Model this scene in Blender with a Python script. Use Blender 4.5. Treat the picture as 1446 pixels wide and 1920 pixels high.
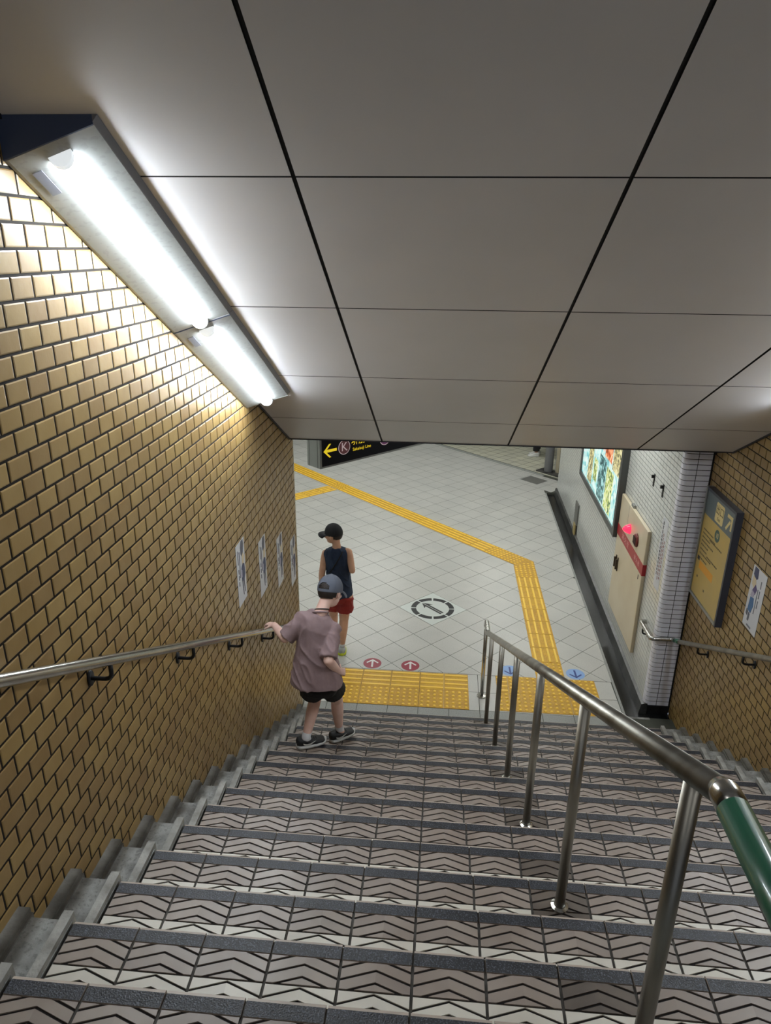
import bpy, math, random
import numpy as np
from mathutils import Vector, Matrix, noise as mnoise

for o in list(bpy.data.objects):
    bpy.data.objects.remove(o, do_unlink=True)
scene = bpy.context.scene
COL = scene.collection
random.seed(7)

# ------------------------------------------------------------------ camera
CAM_F = 1315.645
CAM_C = np.array([0.0254, -5.4404, 4.2217])
YAW, PITCH, ROLL = 0.08161, 0.36270, -0.00969
def cam_axes():
    cy, sy, cp, sp = math.cos(YAW), math.sin(YAW), math.cos(PITCH), math.sin(PITCH)
    fwd = np.array([-sy*cp, cy*cp, -sp]); right = np.array([cy, sy, 0.0]); down = np.cross(fwd, right)
    cr, sr = math.cos(ROLL), math.sin(ROLL)
    return cr*right + sr*down, -sr*right + cr*down, fwd
CR, CD, CFW = cam_axes()
cam_data = bpy.data.cameras.new('camera')
cam_data.sensor_fit = 'VERTICAL'
cam_data.sensor_height = 36.0
cam_data.lens = 36.0*CAM_F/1920.0
cam_data.clip_start = 0.02
cam = bpy.data.objects.new('camera', cam_data)
M = Matrix.Identity(4)
for i in range(3):
    M[i][0] = CR[i]; M[i][1] = -CD[i]; M[i][2] = -CFW[i]; M[i][3] = CAM_C[i]
cam.matrix_world = M
COL.objects.link(cam)
scene.camera = cam
def pix(P):
    q = np.asarray(P, float) - CAM_C
    d = float(q @ CFW)
    if d < 0.05: return None
    return (723 + CAM_F*float(q @ CR)/d, 960 + CAM_F*float(q @ CD)/d, d)

# ------------------------------------------------------------------ world and exposure
world = bpy.data.worlds.new('world'); scene.world = world
world.use_nodes = True
world.node_tree.nodes['Background'].inputs[0].default_value = (0.72, 0.82, 1.0, 1)
world.node_tree.nodes['Background'].inputs[1].default_value = 0.4          # daylight fill through the opening added in the back wall
scene.view_settings.view_transform = 'Standard'
scene.view_settings.look = 'None'
scene.view_settings.gamma = 1.0
scene.view_settings.use_curve_mapping = False
scene.view_settings.exposure = 0.0
TUBE_POWER = 64.0          # lamp tubes over the stairs
CONCOURSE_POWER = 19.5      # unseen ceiling lamps added to light the concourse
LANDING_POWER = 10.0        # unseen lamps added over the upper landing

# ------------------------------------------------------------------ materials
def srgb(r, g, b):
    def f(c):
        c /= 255.0
        return c/12.92 if c <= 0.04045 else ((c+0.055)/1.055)**2.4
    return (f(r), f(g), f(b), 1.0)
MATS = {}
def mat(name, col, rough=0.5, metal=0.0, col2=None, scale=20.0, detail=3.0, bump=0.0, bscale=None, rand=0.0, coat=0.0, spec=0.5, emit=None, estr=0.0, speck=None, speck_scale=300.0, speck_amt=0.35, rrough=0.0, stretch=None):
    if name in MATS: return MATS[name]
    m = bpy.data.materials.new(name); m.use_nodes = True
    nt = m.node_tree; N = nt.nodes; L = nt.links
    b = N['Principled BSDF']
    b.inputs['Base Color'].default_value = col
    b.inputs['Roughness'].default_value = rough
    b.inputs['Metallic'].default_value = metal
    b.inputs['Specular IOR Level'].default_value = spec
    if coat:
        b.inputs['Coat Weight'].default_value = coat
        b.inputs['Coat Roughness'].default_value = 0.08
    if emit is not None:
        b.inputs['Emission Color'].default_value = emit
        b.inputs['Emission Strength'].default_value = estr
    tc = None
    def coord():
        nonlocal tc
        if tc is None:
            t = N.new('ShaderNodeTexCoord')
            g = N.new('ShaderNodeNewGeometry')
            tc = g.outputs['Position']
            if stretch:
                mp = N.new('ShaderNodeMapping'); mp.inputs['Scale'].default_value = stretch
                L.new(tc, mp.inputs['Vector']); tc = mp.outputs['Vector']
        return tc
    cur = None
    if col2 is not None:
        nz = N.new('ShaderNodeTexNoise'); nz.inputs['Scale'].default_value = scale; nz.inputs['Detail'].default_value = detail
        L.new(coord(), nz.inputs['Vector'])
        rp = N.new('ShaderNodeValToRGB')
        rp.color_ramp.elements[0].position = 0.35; rp.color_ramp.elements[0].color = col
        rp.color_ramp.elements[1].position = 0.68; rp.color_ramp.elements[1].color = col2
        L.new(nz.outputs['Fac'], rp.inputs['Fac']); cur = rp.outputs['Color']
        if rrough:
            mr = N.new('ShaderNodeMapRange'); mr.inputs['To Min'].default_value = max(0.02, rough-rrough); mr.inputs['To Max'].default_value = rough+rrough
            L.new(nz.outputs['Fac'], mr.inputs['Value']); L.new(mr.outputs['Result'], b.inputs['Roughness'])
    if speck is not None:
        nz = N.new('ShaderNodeTexNoise'); nz.inputs['Scale'].default_value = speck_scale; nz.inputs['Detail'].default_value = 1.0
        L.new(coord(), nz.inputs['Vector'])
        rp = N.new('ShaderNodeValToRGB'); rp.color_ramp.elements[0].position = 0.56; rp.color_ramp.elements[0].color = (0, 0, 0, 1)
        rp.color_ramp.elements[1].position = 0.66; rp.color_ramp.elements[1].color = (speck_amt, speck_amt, speck_amt, 1)
        L.new(nz.outputs['Fac'], rp.inputs['Fac'])
        mx = N.new('ShaderNodeMixRGB'); L.new(rp.outputs['Color'], mx.inputs['Fac'])
        if cur is not None: L.new(cur, mx.inputs['Color1'])
        else: mx.inputs['Color1'].default_value = col
        mx.inputs['Color2'].default_value = speck
        cur = mx.outputs['Color']
    if rand:
        oi = N.new('ShaderNodeObjectInfo'); ge = N.new('ShaderNodeNewGeometry')
        ad = N.new('ShaderNodeMath'); ad.operation = 'ADD'
        L.new(oi.outputs['Random'], ad.inputs[0]); L.new(ge.outputs['Random Per Island'], ad.inputs[1])
        fr = N.new('ShaderNodeMath'); fr.operation = 'FRACT'; L.new(ad.outputs[0], fr.inputs[0])
        mr = N.new('ShaderNodeMapRange'); mr.inputs['To Min'].default_value = 1-rand; mr.inputs['To Max'].default_value = 1+rand*0.7
        L.new(fr.outputs[0], mr.inputs['Value'])
        hs = N.new('ShaderNodeHueSaturation'); L.new(mr.outputs['Result'], hs.inputs['Value'])
        mr2 = N.new('ShaderNodeMapRange'); mr2.inputs['To Min'].default_value = 0.5-rand*0.03; mr2.inputs['To Max'].default_value = 0.5+rand*0.03
        L.new(fr.outputs[0], mr2.inputs['Value']); L.new(mr2.outputs['Result'], hs.inputs['Hue'])
        if cur is not None: L.new(cur, hs.inputs['Color'])
        else: hs.inputs['Color'].default_value = col
        cur = hs.outputs['Color']
    if cur is not None: L.new(cur, b.inputs['Base Color'])
    if bump:
        nz = N.new('ShaderNodeTexNoise'); nz.inputs['Scale'].default_value = bscale or scale; nz.inputs['Detail'].default_value = 4
        L.new(coord(), nz.inputs['Vector'])
        bp = N.new('ShaderNodeBump'); bp.inputs['Strength'].default_value = bump; bp.inputs['Distance'].default_value = 0.01
        L.new(nz.outputs['Fac'], bp.inputs['Height']); L.new(bp.outputs['Normal'], b.inputs['Normal'])
    MATS[name] = m
    return m

m_brick = mat('glazed_tan_brick', srgb(154, 127, 80), 0.34, col2=srgb(146, 118, 71), scale=9, rand=0.13, bump=0.06, bscale=30)
m_brick_end_sheen = mat('corner_brick_painted_sheen', srgb(196, 188, 168), 0.25, rand=0.06)  # pale tone paints the concourse light reflected in the corner glaze
m_grout_dark = mat('dark_grout', srgb(36, 29, 23), 0.95, col2=srgb(27, 22, 18), scale=12)
m_grout_grey = mat('grey_grout', srgb(62, 60, 66), 0.9)
m_ceil = mat('ceiling_panel_paint', srgb(202, 200, 203), 0.40, col2=srgb(196, 194, 196), scale=1.5)
m_black = mat('black_joint', srgb(16, 15, 16), 0.7)
m_trim_dark = mat('dark_edge_trim', srgb(30, 29, 38), 0.5)
m_floor = mat('speckled_floor_tile', srgb(196, 195, 190), 0.33, col2=srgb(187, 187, 183), scale=2.2, speck=srgb(140, 142, 134), speck_scale=160, speck_amt=0.45, rand=0.035)
m_floor2 = mat('cream_far_tile', srgb(196, 194, 174), 0.4, col2=srgb(184, 182, 166), scale=3, rand=0.05)
m_floor_grout = mat('floor_grout', srgb(72, 74, 66), 0.9)
m_strip = mat('grey_stone_strip', srgb(150, 152, 148), 0.5, speck=srgb(104, 106, 104), speck_scale=120, speck_amt=0.6)
m_tread = mat('taupe_step_tile', srgb(152, 140, 131), 0.42, col2=srgb(138, 124, 114), scale=6, rand=0.10, rrough=0.08)
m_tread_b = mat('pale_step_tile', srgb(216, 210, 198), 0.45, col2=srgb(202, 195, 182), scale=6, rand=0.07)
m_tread_d = mat('stained_step_tile', srgb(108, 97, 87), 0.45, col2=srgb(90, 80, 72), scale=9, rand=0.1)
m_lip = mat('nosing_lip', srgb(166, 152, 140), 0.45, rand=0.08)
m_strip_abr = mat('abrasive_nosing_strip', srgb(33, 34, 41), 0.45, col2=srgb(18, 19, 24), scale=18, speck=srgb(130, 135, 150), speck_scale=260, speck_amt=0.3, bump=0.25, bscale=220)
m_step_grout = mat('step_grout', srgb(60, 56, 52), 0.9, col2=srgb(84, 81, 76), scale=22)
m_groove = mat('dark_groove', srgb(30, 26, 25), 0.9)
m_skirt = mat('grimy_skirting', srgb(114, 111, 104), 0.8, col2=srgb(74, 70, 63), scale=11, detail=6, bump=0.3, bscale=40)
m_kerblip = mat('pale_kerb_edge', srgb(164, 162, 156), 0.8, col2=srgb(128, 126, 120), scale=16, detail=6, bump=0.3, bscale=60)
m_concrete = mat('worn_concrete', srgb(150, 150, 146), 0.8, col2=srgb(104, 102, 98), scale=13, detail=6, bump=0.3, bscale=40, speck=srgb(82, 80, 78), speck_scale=90, speck_amt=0.4)
m_steel = mat('polished_steel', srgb(196, 195, 190), 0.22, metal=1.0, col2=srgb(178, 176, 170), scale=7)
m_steel_worn = mat('worn_steel', srgb(172, 169, 160), 0.40, metal=1.0, col2=srgb(136, 132, 124), scale=10, stretch=(1, 1, 0.2))
m_green = mat('green_grip_sleeve', srgb(2, 88, 62), 0.32, coat=0.4)
m_iron = mat('black_iron', srgb(26, 26, 28), 0.4, metal=0.3)
m_yellow = mat('yellow_tactile', srgb(214, 164, 40), 0.5, col2=srgb(198, 150, 40), scale=14, rand=0.06, speck=srgb(150, 112, 34), speck_scale=70, speck_amt=0.3)
m_yellow_hi = mat('yellow_tactile_relief', srgb(252, 210, 76), 0.4, rand=0.03)
m_white_tile = mat('white_glazed_tile', srgb(220, 222, 218), 0.16, rand=0.03, coat=0.2)
m_white_tile2 = mat('lightened_pillar_tile', srgb(236, 237, 248), 0.15, rand=0.04, coat=0.2)  # paler than the wall tiles, putting light on the pillar into the colour
m_white_grout = mat('dark_tile_grout', srgb(44, 45, 54), 0.9)
m_marble = mat('dark_grey_marble', srgb(86, 86, 84), 0.3, col2=srgb(46, 46, 46), scale=7, detail=6)
m_gutter = mat('wet_black_gutter', srgb(40, 40, 40), 0.22, col2=srgb(20, 21, 22), scale=9, detail=6)
m_fix = mat('lamp_housing_paint', srgb(140, 142, 140), 0.45, speck=srgb(60, 62, 66), speck_scale=45, speck_amt=0.15)
m_fix_end_shade = mat('lamp_housing_end_shade', srgb(52, 66, 96), 0.6)  # dark blue is the shade on the near end, put into the colour
m_fix_side = mat('lamp_side_flange', srgb(112, 112, 118), 0.5)
m_tube = mat('lit_lamp_cover', (1, 1, 1, 1), 0.4, emit=(0.86, 0.94, 1.0, 1), estr=TUBE_POWER)
m_tube_cap = mat('lamp_cover_cap', srgb(200, 204, 206), 0.4, emit=(0.9, 0.96, 1.0, 1), estr=0.7)
m_lamp_c = mat('added_concourse_lamp', (1, 1, 1, 1), 0.4, emit=(0.97, 1.0, 0.97, 1), estr=CONCOURSE_POWER)
m_lamp_l = mat('added_landing_lamp', (1, 1, 1, 1), 0.4, emit=(0.98, 0.98, 0.96, 1), estr=LANDING_POWER)
m_plain = mat('plain_wall_paint', srgb(190, 190, 184), 0.7)
m_paper = mat('poster_paper', srgb(214, 216, 222), 0.5)
m_navy = mat('print_navy', srgb(62, 70, 104), 0.5)
m_navy2 = mat('print_slate', srgb(88, 92, 108), 0.5)
m_pcream = mat('print_cream', srgb(216, 200, 168), 0.5)
m_plilac = mat('print_lilac', srgb(178, 172, 196), 0.5)
m_ppurple = mat('print_purple', srgb(82, 66, 116), 0.5)
m_pblue = mat('print_blue', srgb(62, 108, 158), 0.5)
m_ptext = mat('print_grey_text', srgb(116, 120, 132), 0.5)
m_pblack = mat('print_black', srgb(34, 34, 38), 0.5)
m_cream = mat('cream_enamel', srgb(214, 202, 176), 0.35, col2=srgb(206, 192, 164), scale=3)
m_redband = mat('red_band', srgb(168, 34, 44), 0.4)
m_redtext = mat('pale_band_lettering', srgb(228, 170, 170), 0.5)
m_redlamp = mat('red_signal_lamp', srgb(220, 20, 50), 0.2, emit=(1.0, 0.03, 0.09, 1), estr=1.6)
m_bell = mat('maroon_bell', srgb(112, 44, 44), 0.35)
m_brown = mat('bronze_handle', srgb(70, 58, 48), 0.4, metal=0.4)
m_frame_grey = mat('dark_grey_frame', srgb(82, 84, 84), 0.4, metal=0.4)
m_frame_al = mat('aluminium_frame', srgb(150, 152, 150), 0.35, metal=0.7)
m_frame_dk = mat('slate_frame_side', srgb(58, 60, 70), 0.45)
m_sign_y = mat('map_yellow', srgb(196, 166, 84), 0.35, col2=srgb(186, 160, 92), scale=5)
m_sign_g = mat('map_header_grey', srgb(92, 104, 108), 0.35)
m_sign_pale = mat('map_pale', srgb(222, 202, 140), 0.4)
m_sign_orange = mat('map_orange', srgb(226, 158, 20), 0.4)
m_sign_brown = mat('map_brown_text', srgb(96, 82, 46), 0.5)
m_sign_teal = mat('map_teal', srgb(58, 88, 78), 0.4)
m_signblk = mat('sign_black', srgb(8, 9, 20), 0.6, spec=0.15)
m_signyel = mat('sign_lit_yellow', srgb(245, 214, 40), 0.4, emit=srgb(245, 214, 40), estr=0.55)
m_signbrn = mat('sign_lit_brown', srgb(72, 34, 40), 0.4, emit=srgb(72, 34, 40), estr=0.5)
m_signpur = mat('sign_lit_purple', srgb(86, 40, 80), 0.4, emit=srgb(86, 40, 80), estr=0.5)
m_signwht = mat('sign_lit_pale', srgb(196, 180, 184), 0.4, emit=srgb(196, 180, 184), estr=0.4)
m_signcase = mat('sign_case_grey', srgb(172, 176, 172), 0.4)
m_signcase2 = mat('sign_case_dark_edge', srgb(120, 122, 122), 0.4)
m_stk_red = mat('sticker_red', srgb(150, 38, 58), 0.4)
m_stk_white = mat('sticker_white', srgb(226, 220, 220), 0.4)
m_stk_blue = mat('sticker_pale_blue', srgb(134, 170, 222), 0.4)
m_stk_dblue = mat('sticker_dark_blue', srgb(34, 62, 138), 0.4)
m_stk_base = mat('sticker_pale_film', srgb(202, 208, 204), 0.35)
m_stk_black = mat('sticker_black', srgb(26, 28, 30), 0.4)
m_door = mat('beige_door', srgb(176, 166, 142), 0.5)
m_post_grey = mat('grey_post', srgb(122, 122, 122), 0.4, metal=0.3)
m_hatch = mat('grey_hatch', srgb(104, 104, 100), 0.5)
m_wood = mat('raw_board', srgb(168, 150, 100), 0.7)
# people
m_skin1 = mat('skin_fair', srgb(236, 200, 186), 0.5, col2=srgb(228, 186, 172), scale=14)
m_skin2 = mat('skin_tan', srgb(214, 168, 140), 0.5, col2=srgb(204, 156, 128), scale=14)
m_hair = mat('dark_brown_hair', srgb(46, 36, 32), 0.55, col2=srgb(30, 24, 22), scale=60, bump=0.4, bscale=200, stretch=(1, 1, 0.15))
m_shirt = mat('mauve_grey_tshirt', srgb(152, 129, 131), 0.85, col2=srgb(143, 120, 122), scale=18, bump=0.25, bscale=25)
m_shorts_blk = mat('black_shorts', srgb(14, 13, 16), 0.8)
m_cap_grey = mat('slate_grey_cap', srgb(98, 103, 116), 0.8, bump=0.1, bscale=200)
m_cap_black = mat('black_cap', srgb(18, 20, 26), 0.7, bump=0.1, bscale=200)
m_tank = mat('navy_tank_top', srgb(34, 50, 76), 0.8, col2=srgb(28, 42, 66), scale=16, bump=0.2, bscale=25)
m_shorts_red = mat('brick_red_shorts', srgb(150, 40, 36), 0.75, col2=srgb(134, 32, 30), scale=16, bump=0.15, bscale=25)
m_sock = mat('white_sock', srgb(222, 222, 226), 0.9, bump=0.2, bscale=150)
m_shoe_blk = mat('black_mesh_shoe', srgb(22, 22, 24), 0.6)
m_sole = mat('white_rubber_sole', srgb(206, 206, 204), 0.6)
m_shoe_grey = mat('grey_shoe', srgb(168, 172, 168), 0.6)
m_neon = mat('neon_yellow_sole', srgb(214, 224, 44), 0.5)
m_lace = mat('black_cord', srgb(12, 12, 12), 0.7)
m_eye = mat('eye_white', srgb(230, 230, 228), 0.2)
m_lips = mat('lip_pink', srgb(190, 120, 112), 0.5)
m_pants = mat('black_trousers', srgb(20, 20, 24), 0.8)

# ------------------------------------------------------------------ mesh builder
class MB:
    def __init__(s): s.v = []; s.f = []; s.m = []
    def add(s, vs, fs, mi=0):
        k = len(s.v); s.v += [tuple(map(float, q)) for q in vs]
        for f in fs: s.f.append([i+k for i in f]); s.m.append(mi)
        return s
    def box(s, x0, x1, y0, y1, z0, z1, mi=0):
        vs = [(x0,y0,z0),(x1,y0,z0),(x1,y1,z0),(x0,y1,z0),(x0,y0,z1),(x1,y0,z1),(x1,y1,z1),(x0,y1,z1)]
        return s.add(vs, [(3,2,1,0),(4,5,6,7),(0,1,5,4),(1,2,6,5),(2,3,7,6),(3,0,4,7)], mi)
    def prism(s, poly, z0, z1, mi=0, bottom=True):      # poly ccw in xy
        n = len(poly)
        vs = [(x,y,z0) for x,y in poly] + [(x,y,z1) for x,y in poly]
        fs = [tuple(range(n, 2*n))] + [(i, (i+1) % n, n+(i+1) % n, n+i) for i in range(n)]
        if bottom: fs.append(tuple(range(n-1, -1, -1)))
        return s.add(vs, fs, mi)
    def face_poly(s, poly, y0, y1, mi=0):               # poly in xz (seen from -y, ccw), front at y0, back at y1
        n = len(poly)
        vs = [(x,y0,z) for x,z in poly] + [(x,y1,z) for x,z in poly]
        fs = [tuple(range(n))] + [((i+1) % n, i, n+i, n+(i+1) % n) for i in range(n)] + [tuple(range(2*n-1, n-1, -1))]
        return s.add(vs, fs, mi)
    def tube(s, pts, rad, seg=12, mi=0, caps=True):
        pts = [Vector(q) for q in pts]
        n = len(pts); rads = rad if isinstance(rad, (list, tuple)) else [rad]*n
        t0 = (pts[1]-pts[0]).normalized()
        up = Vector((0,0,1)) if abs(t0.z) < 0.9 else Vector((1,0,0))
        u = t0.cross(up).normalized(); base = len(s.v); prev = t0
        for i, q in enumerate(pts):
            if i == 0: t = t0
            elif i == n-1: t = (pts[i]-pts[i-1]).normalized()
            else: t = ((pts[i]-pts[i-1]).normalized() + (pts[i+1]-pts[i]).normalized()).normalized()
            rot = prev.rotation_difference(t); u = (rot @ u).normalized(); prev = t
            w = t.cross(u).normalized()
            k = 1.0
            if 0 < i < n-1:
                c = (pts[i]-pts[i-1]).normalized().dot((pts[i+1]-pts[i]).normalized())
            for j in range(seg):
                a = 2*math.pi*j/seg
                s.v.append(tuple(q + (u*math.cos(a)+w*math.sin(a))*rads[i]))
        for i in range(n-1):
            for j in range(seg):
                a = base+i*seg+j; b = base+i*seg+(j+1) % seg
                s.f.append([a, b, b+seg, a+seg]); s.m.append(mi)
        if caps:
            s.f.append([base+j for j in range(seg-1, -1, -1)]); s.m.append(mi)
            s.f.append([base+(n-1)*seg+j for j in range(seg)]); s.m.append(mi)
        return s
    def rings(s, rings, seg=20, mi=0, caps=True, sq=1.0):   # rings: (center, right, fwd, rx, ry)
        base = len(s.v); n = len(rings)
        for c, r, f, rx, ry in rings:
            c, r, f = Vector(c), Vector(r), Vector(f)
            for j in range(seg):
                a = 2*math.pi*j/seg
                ca, sa = math.cos(a), math.sin(a)
                ca = math.copysign(abs(ca)**sq, ca); sa = math.copysign(abs(sa)**sq, sa)
                s.v.append(tuple(c + r*ca*rx + f*sa*ry))
        for i in range(n-1):
            for j in range(seg):
                a = base+i*seg+j; b = base+i*seg+(j+1) % seg
                s.f.append([a, b, b+seg, a+seg]); s.m.append(mi)
        if caps:
            s.f.append([base+j for j in range(seg-1, -1, -1)]); s.m.append(mi)
            s.f.append([base+(n-1)*seg+j for j in range(seg)]); s.m.append(mi)
        return s
    def ellipsoid(s, c, r, rot=None, seg=16, ring=10, mi=0):
        rot = rot or Matrix.Identity(3); c = Vector(c); base = len(s.v)
        s.v.append(tuple(c + rot @ Vector((0,0,r[2]))))
        for i in range(1, ring):
            th = math.pi*i/ring
            for j in range(seg):
                a = 2*math.pi*j/seg
                s.v.append(tuple(c + rot @ Vector((r[0]*math.sin(th)*math.cos(a), r[1]*math.sin(th)*math.sin(a), r[2]*math.cos(th)))))
        s.v.append(tuple(c + rot @ Vector((0,0,-r[2])))); last = len(s.v)-1
        for j in range(seg):
            s.f.append([base, base+1+j, base+1+(j+1) % seg]); s.m.append(mi)
            s.f.append([last, base+1+(ring-2)*seg+(j+1) % seg, base+1+(ring-2)*seg+j]); s.m.append(mi)
        for i in range(ring-2):
            for j in range(seg):
                a = base+1+i*seg+j; b = base+1+i*seg+(j+1) % seg
                s.f.append([a, a+seg, b+seg, b]); s.m.append(mi)
        return s
    def mesh(s, name, mats, smooth=False, auto=None):
        me = bpy.data.meshes.new(name)
        me.from_pydata(s.v, [], s.f); me.update()
        for m in (mats if isinstance(mats, (list, tuple)) else [mats]): me.materials.append(m)
        me.polygons.foreach_set('material_index', s.m)
        if smooth: me.polygons.foreach_set('use_smooth', [True]*len(me.polygons))
        return me
def link(name, me, parent=None, loc=None, rot=None, scl=None):
    o = bpy.data.objects.new(name, me); COL.objects.link(o)
    if parent is not None: o.parent = parent
    if loc is not None: o.location = loc
    if rot is not None: o.rotation_euler = rot
    if scl is not None: o.scale = scl
    return o
def tag(o, label=None, cat=None, group=None, kind=None):
    if label: o['label'] = label
    if cat: o['category'] = cat
    if group: o['group'] = group
    if kind: o['kind'] = kind
    return o
def thing(name, label, cat, loc=(0,0,0), rotz=0.0, group=None, kind=None):
    o = bpy.data.objects.new(name, None); COL.objects.link(o)
    o.empty_display_size = 0.1; o.location = loc; o.rotation_euler = (0, 0, rotz)
    return tag(o, label, cat, group, kind)
def part(name, mb, mats, parent, smooth=False, **kw):
    return link(name, mb.mesh(name, mats, smooth), parent, **kw)
def struct(name, mb, mats, label, cat, smooth=False):
    o = link(name, mb.mesh(name, mats, smooth)); return tag(o, label, cat, kind='structure')
def autosmooth(o, ang=40):
    me = o.data
    me.polygons.foreach_set('use_smooth', [True]*len(me.polygons))
    try: me.set_sharp_from_angle(angle=math.radians(ang))
    except Exception: pass
    return o
def clip(poly, a, b, c):            # keep a*x+b*y <= c
    out = []
    for i in range(len(poly)):
        p, q = poly[i], poly[(i+1) % len(poly)]
        dp, dq = a*p[0]+b*p[1]-c, a*q[0]+b*q[1]-c
        if dp <= 0: out.append(p)
        if (dp < 0 < dq) or (dq < 0 < dp):
            t = dp/(dp-dq); out.append((p[0]+(q[0]-p[0])*t, p[1]+(q[1]-p[1])*t))
    return out
def area(poly):
    return 0.5*sum(poly[i][0]*poly[(i+1) % len(poly)][1]-poly[(i+1) % len(poly)][0]*poly[i][1] for i in range(len(poly)))
def seen_area(corners):             # projected area in the frame, 0 when outside
    pp = [pix(c) for c in corners]
    if any(q is None for q in pp): return 0.0
    u = sum(q[0] for q in pp)/len(pp); v = sum(q[1] for q in pp)/len(pp)
    if not (-15 < u < 1461 and -15 < v < 1935): return 0.0
    return abs(area([(q[0], q[1]) for q in pp]))
def text_mesh(s, size, name, align='CENTER', ext=0.0):
    cu = bpy.data.curves.new(name, 'FONT'); cu.body = s; cu.size = size; cu.align_x = align; cu.align_y = 'CENTER'; cu.extrude = ext
    o = bpy.data.objects.new(name, cu); COL.objects.link(o)
    dg = bpy.context.evaluated_depsgraph_get()
    me = bpy.data.meshes.new_from_object(o.evaluated_get(dg))
    bpy.data.objects.remove(o, do_unlink=True); bpy.data.curves.remove(cu)
    me.name = name
    return me
def text_part(name, s, size, material, parent, loc, sx=1.0, align='CENTER'):   # lettering standing in the local xz plane, read from -y
    me = text_mesh(s, size, name, align, 0.0004)
    me.materials.clear(); me.materials.append(material)
    return link(name, me, parent, loc, (math.pi/2, 0, 0), (sx, 1, 1))

# ------------------------------------------------------------------ dimensions (metres)
RISE, RUN, COLW = 0.1508, 0.2825, 0.2096
LX, RX = -1.243, 2.325
ZC, SL = 2.7819, 0.5306
def zceil(y): return ZC - SL*y
NSTEP = 17
LAND_Z = NSTEP*RISE
WEND = 0.26                      # far end of the left wall
PY = 0.47                        # face of the white corner pillar
WA = 0.013                       # the concourse wall is a touch out of parallel
def wx(y): return 2.085 + WA*(y-PY)

# ------------------------------------------------------------------ brick walls
def brick_mesh(l, h, t, name, m):
    b = MB(); c = 0.004
    o = [(-l/2,-h/2),(l/2,-h/2),(l/2,h/2),(-l/2,h/2)]; i = [(-l/2+c,-h/2+c),(l/2-c,-h/2+c),(l/2-c,h/2-c),(-l/2+c,h/2-c)]
    vs = [(0,a,z) for a,z in o] + [(t-0.0015,a,z) for a,z in o] + [(t,a,z) for a,z in i]
    fs = [(8,9,10,11)]
    for k in range(4):
        n = (k+1) % 4
        fs += [(k, n, n+4, k+4), (k+4, n+4, n+8, k+8)]
    b.add(vs, fs)
    return b.mesh(name, m)
BL, BH = 0.115, 0.0725
def brick_wall(side, wall, y_lo, y_hi, z_of_low, ends):
    flip = 1 if side == 'left' else -1
    x0 = LX if side == 'left' else RX
    full = brick_mesh(BL-0.009, BH-0.009, 0.003, 'brick', m_brick)
    endm = brick_mesh(0.030, BH-0.009, 0.003, 'corner_brick', m_brick_end_sheen)
    cand = []
    zr0 = 4.167 - 60*BH; row = 0
    yj = -3.341 if side == 'left' else -3.30
    while True:
        z = zr0 + row*BH
        if z > 5.3: break
        odd = row % 2
        y = yj + (0.5*BL if odd else 0.0)
        k0 = int((y_lo-y)/BL)-1
        yy = y + k0*BL
        while yy < y_hi:
            a, b = max(yy+0.0045, y_lo), min(yy+BL-0.0045, y_hi)
            yy += BL
            if b-a < 0.012: continue
            yc = (a+b)/2
            if z+BH/2 < z_of_low(yc)-0.02: continue
            if z-BH/2 > zceil(yc)+0.06 and yc > -4.9: continue
            cs = [(x0,a,z-BH/2+.004),(x0,b,z-BH/2+.004),(x0,b,z+BH/2-.004),(x0,a,z+BH/2-.004)]
            ar = seen_area(cs)
            if z-BH/2 > zceil(yc) - 0.02: ar *= 0.01
            cand.append((ar, a, b, z))
        row += 1
    cand.sort(key=lambda q: -q[0])
    rest = MB()
    for k, (ar, a, b, z) in enumerate(cand):
        yc = (a+b)/2
        if k < 300 and ar > 30:
            o = link('brick', full, wall, (x0, yc, z), (0, 0, 0 if flip > 0 else math.pi), (1, (b-a)/(BL-0.009), 1))
        else:
            l = b-a; h = BH-0.009; c = 0.004; t = 0.003
            P = lambda d, p, q: (x0+flip*d, yc+flip*p, z+q)
            oo = [(-l/2,-h/2),(l/2,-h/2),(l/2,h/2),(-l/2,h/2)]; ii = [(-l/2+c,-h/2+c),(l/2-c,-h/2+c),(l/2-c,h/2-c),(-l/2+c,h/2-c)]
            vs = [P(0,*q) for q in oo]+[P(t-.0015,*q) for q in oo]+[P(t,*q) for q in ii]
            fs = [(8,9,10,11)]
            for j in range(4):
                n = (j+1) % 4; fs += [(j,n,n+4,j+4),(j+4,n+4,n+8,j+8)]
            rest.add(vs, fs)
    o = part('brickwork', rest, m_brick, wall); o['kind'] = 'stuff'
    if ends:
        r2 = MB()
        row = 0
        while zr0+row*BH < 3.0:
            z = zr0+row*BH; row += 1
            if z < 0: continue
            link('corner_brick', endm, wall, (x0, y_hi+0.015, z))
def stair_z(y):
    if y > 0: return 0.0
    return min(NSTEP, int(-y/RUN)+1)*RISE
wall_left = struct('wall_left', MB().box(LX-0.25, LX, -9.0, WEND+0.03, -0.2, 5.6), m_grout_dark, 'tan glazed brick wall along the left side of the stairs', 'wall')
brick_wall('left', wall_left, -4.9, WEND, lambda y: stair_z(y)-0.02, True)
wall_right = struct('wall_right', MB().box(RX, RX+0.25, -9.0, PY, -0.2, 5.6), m_grout_dark, 'tan glazed brick wall along the right side of the stairs', 'wall')
brick_wall('right', wall_right, -4.9, PY-0.004, lambda y: stair_z(y)-0.02, False)

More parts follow.
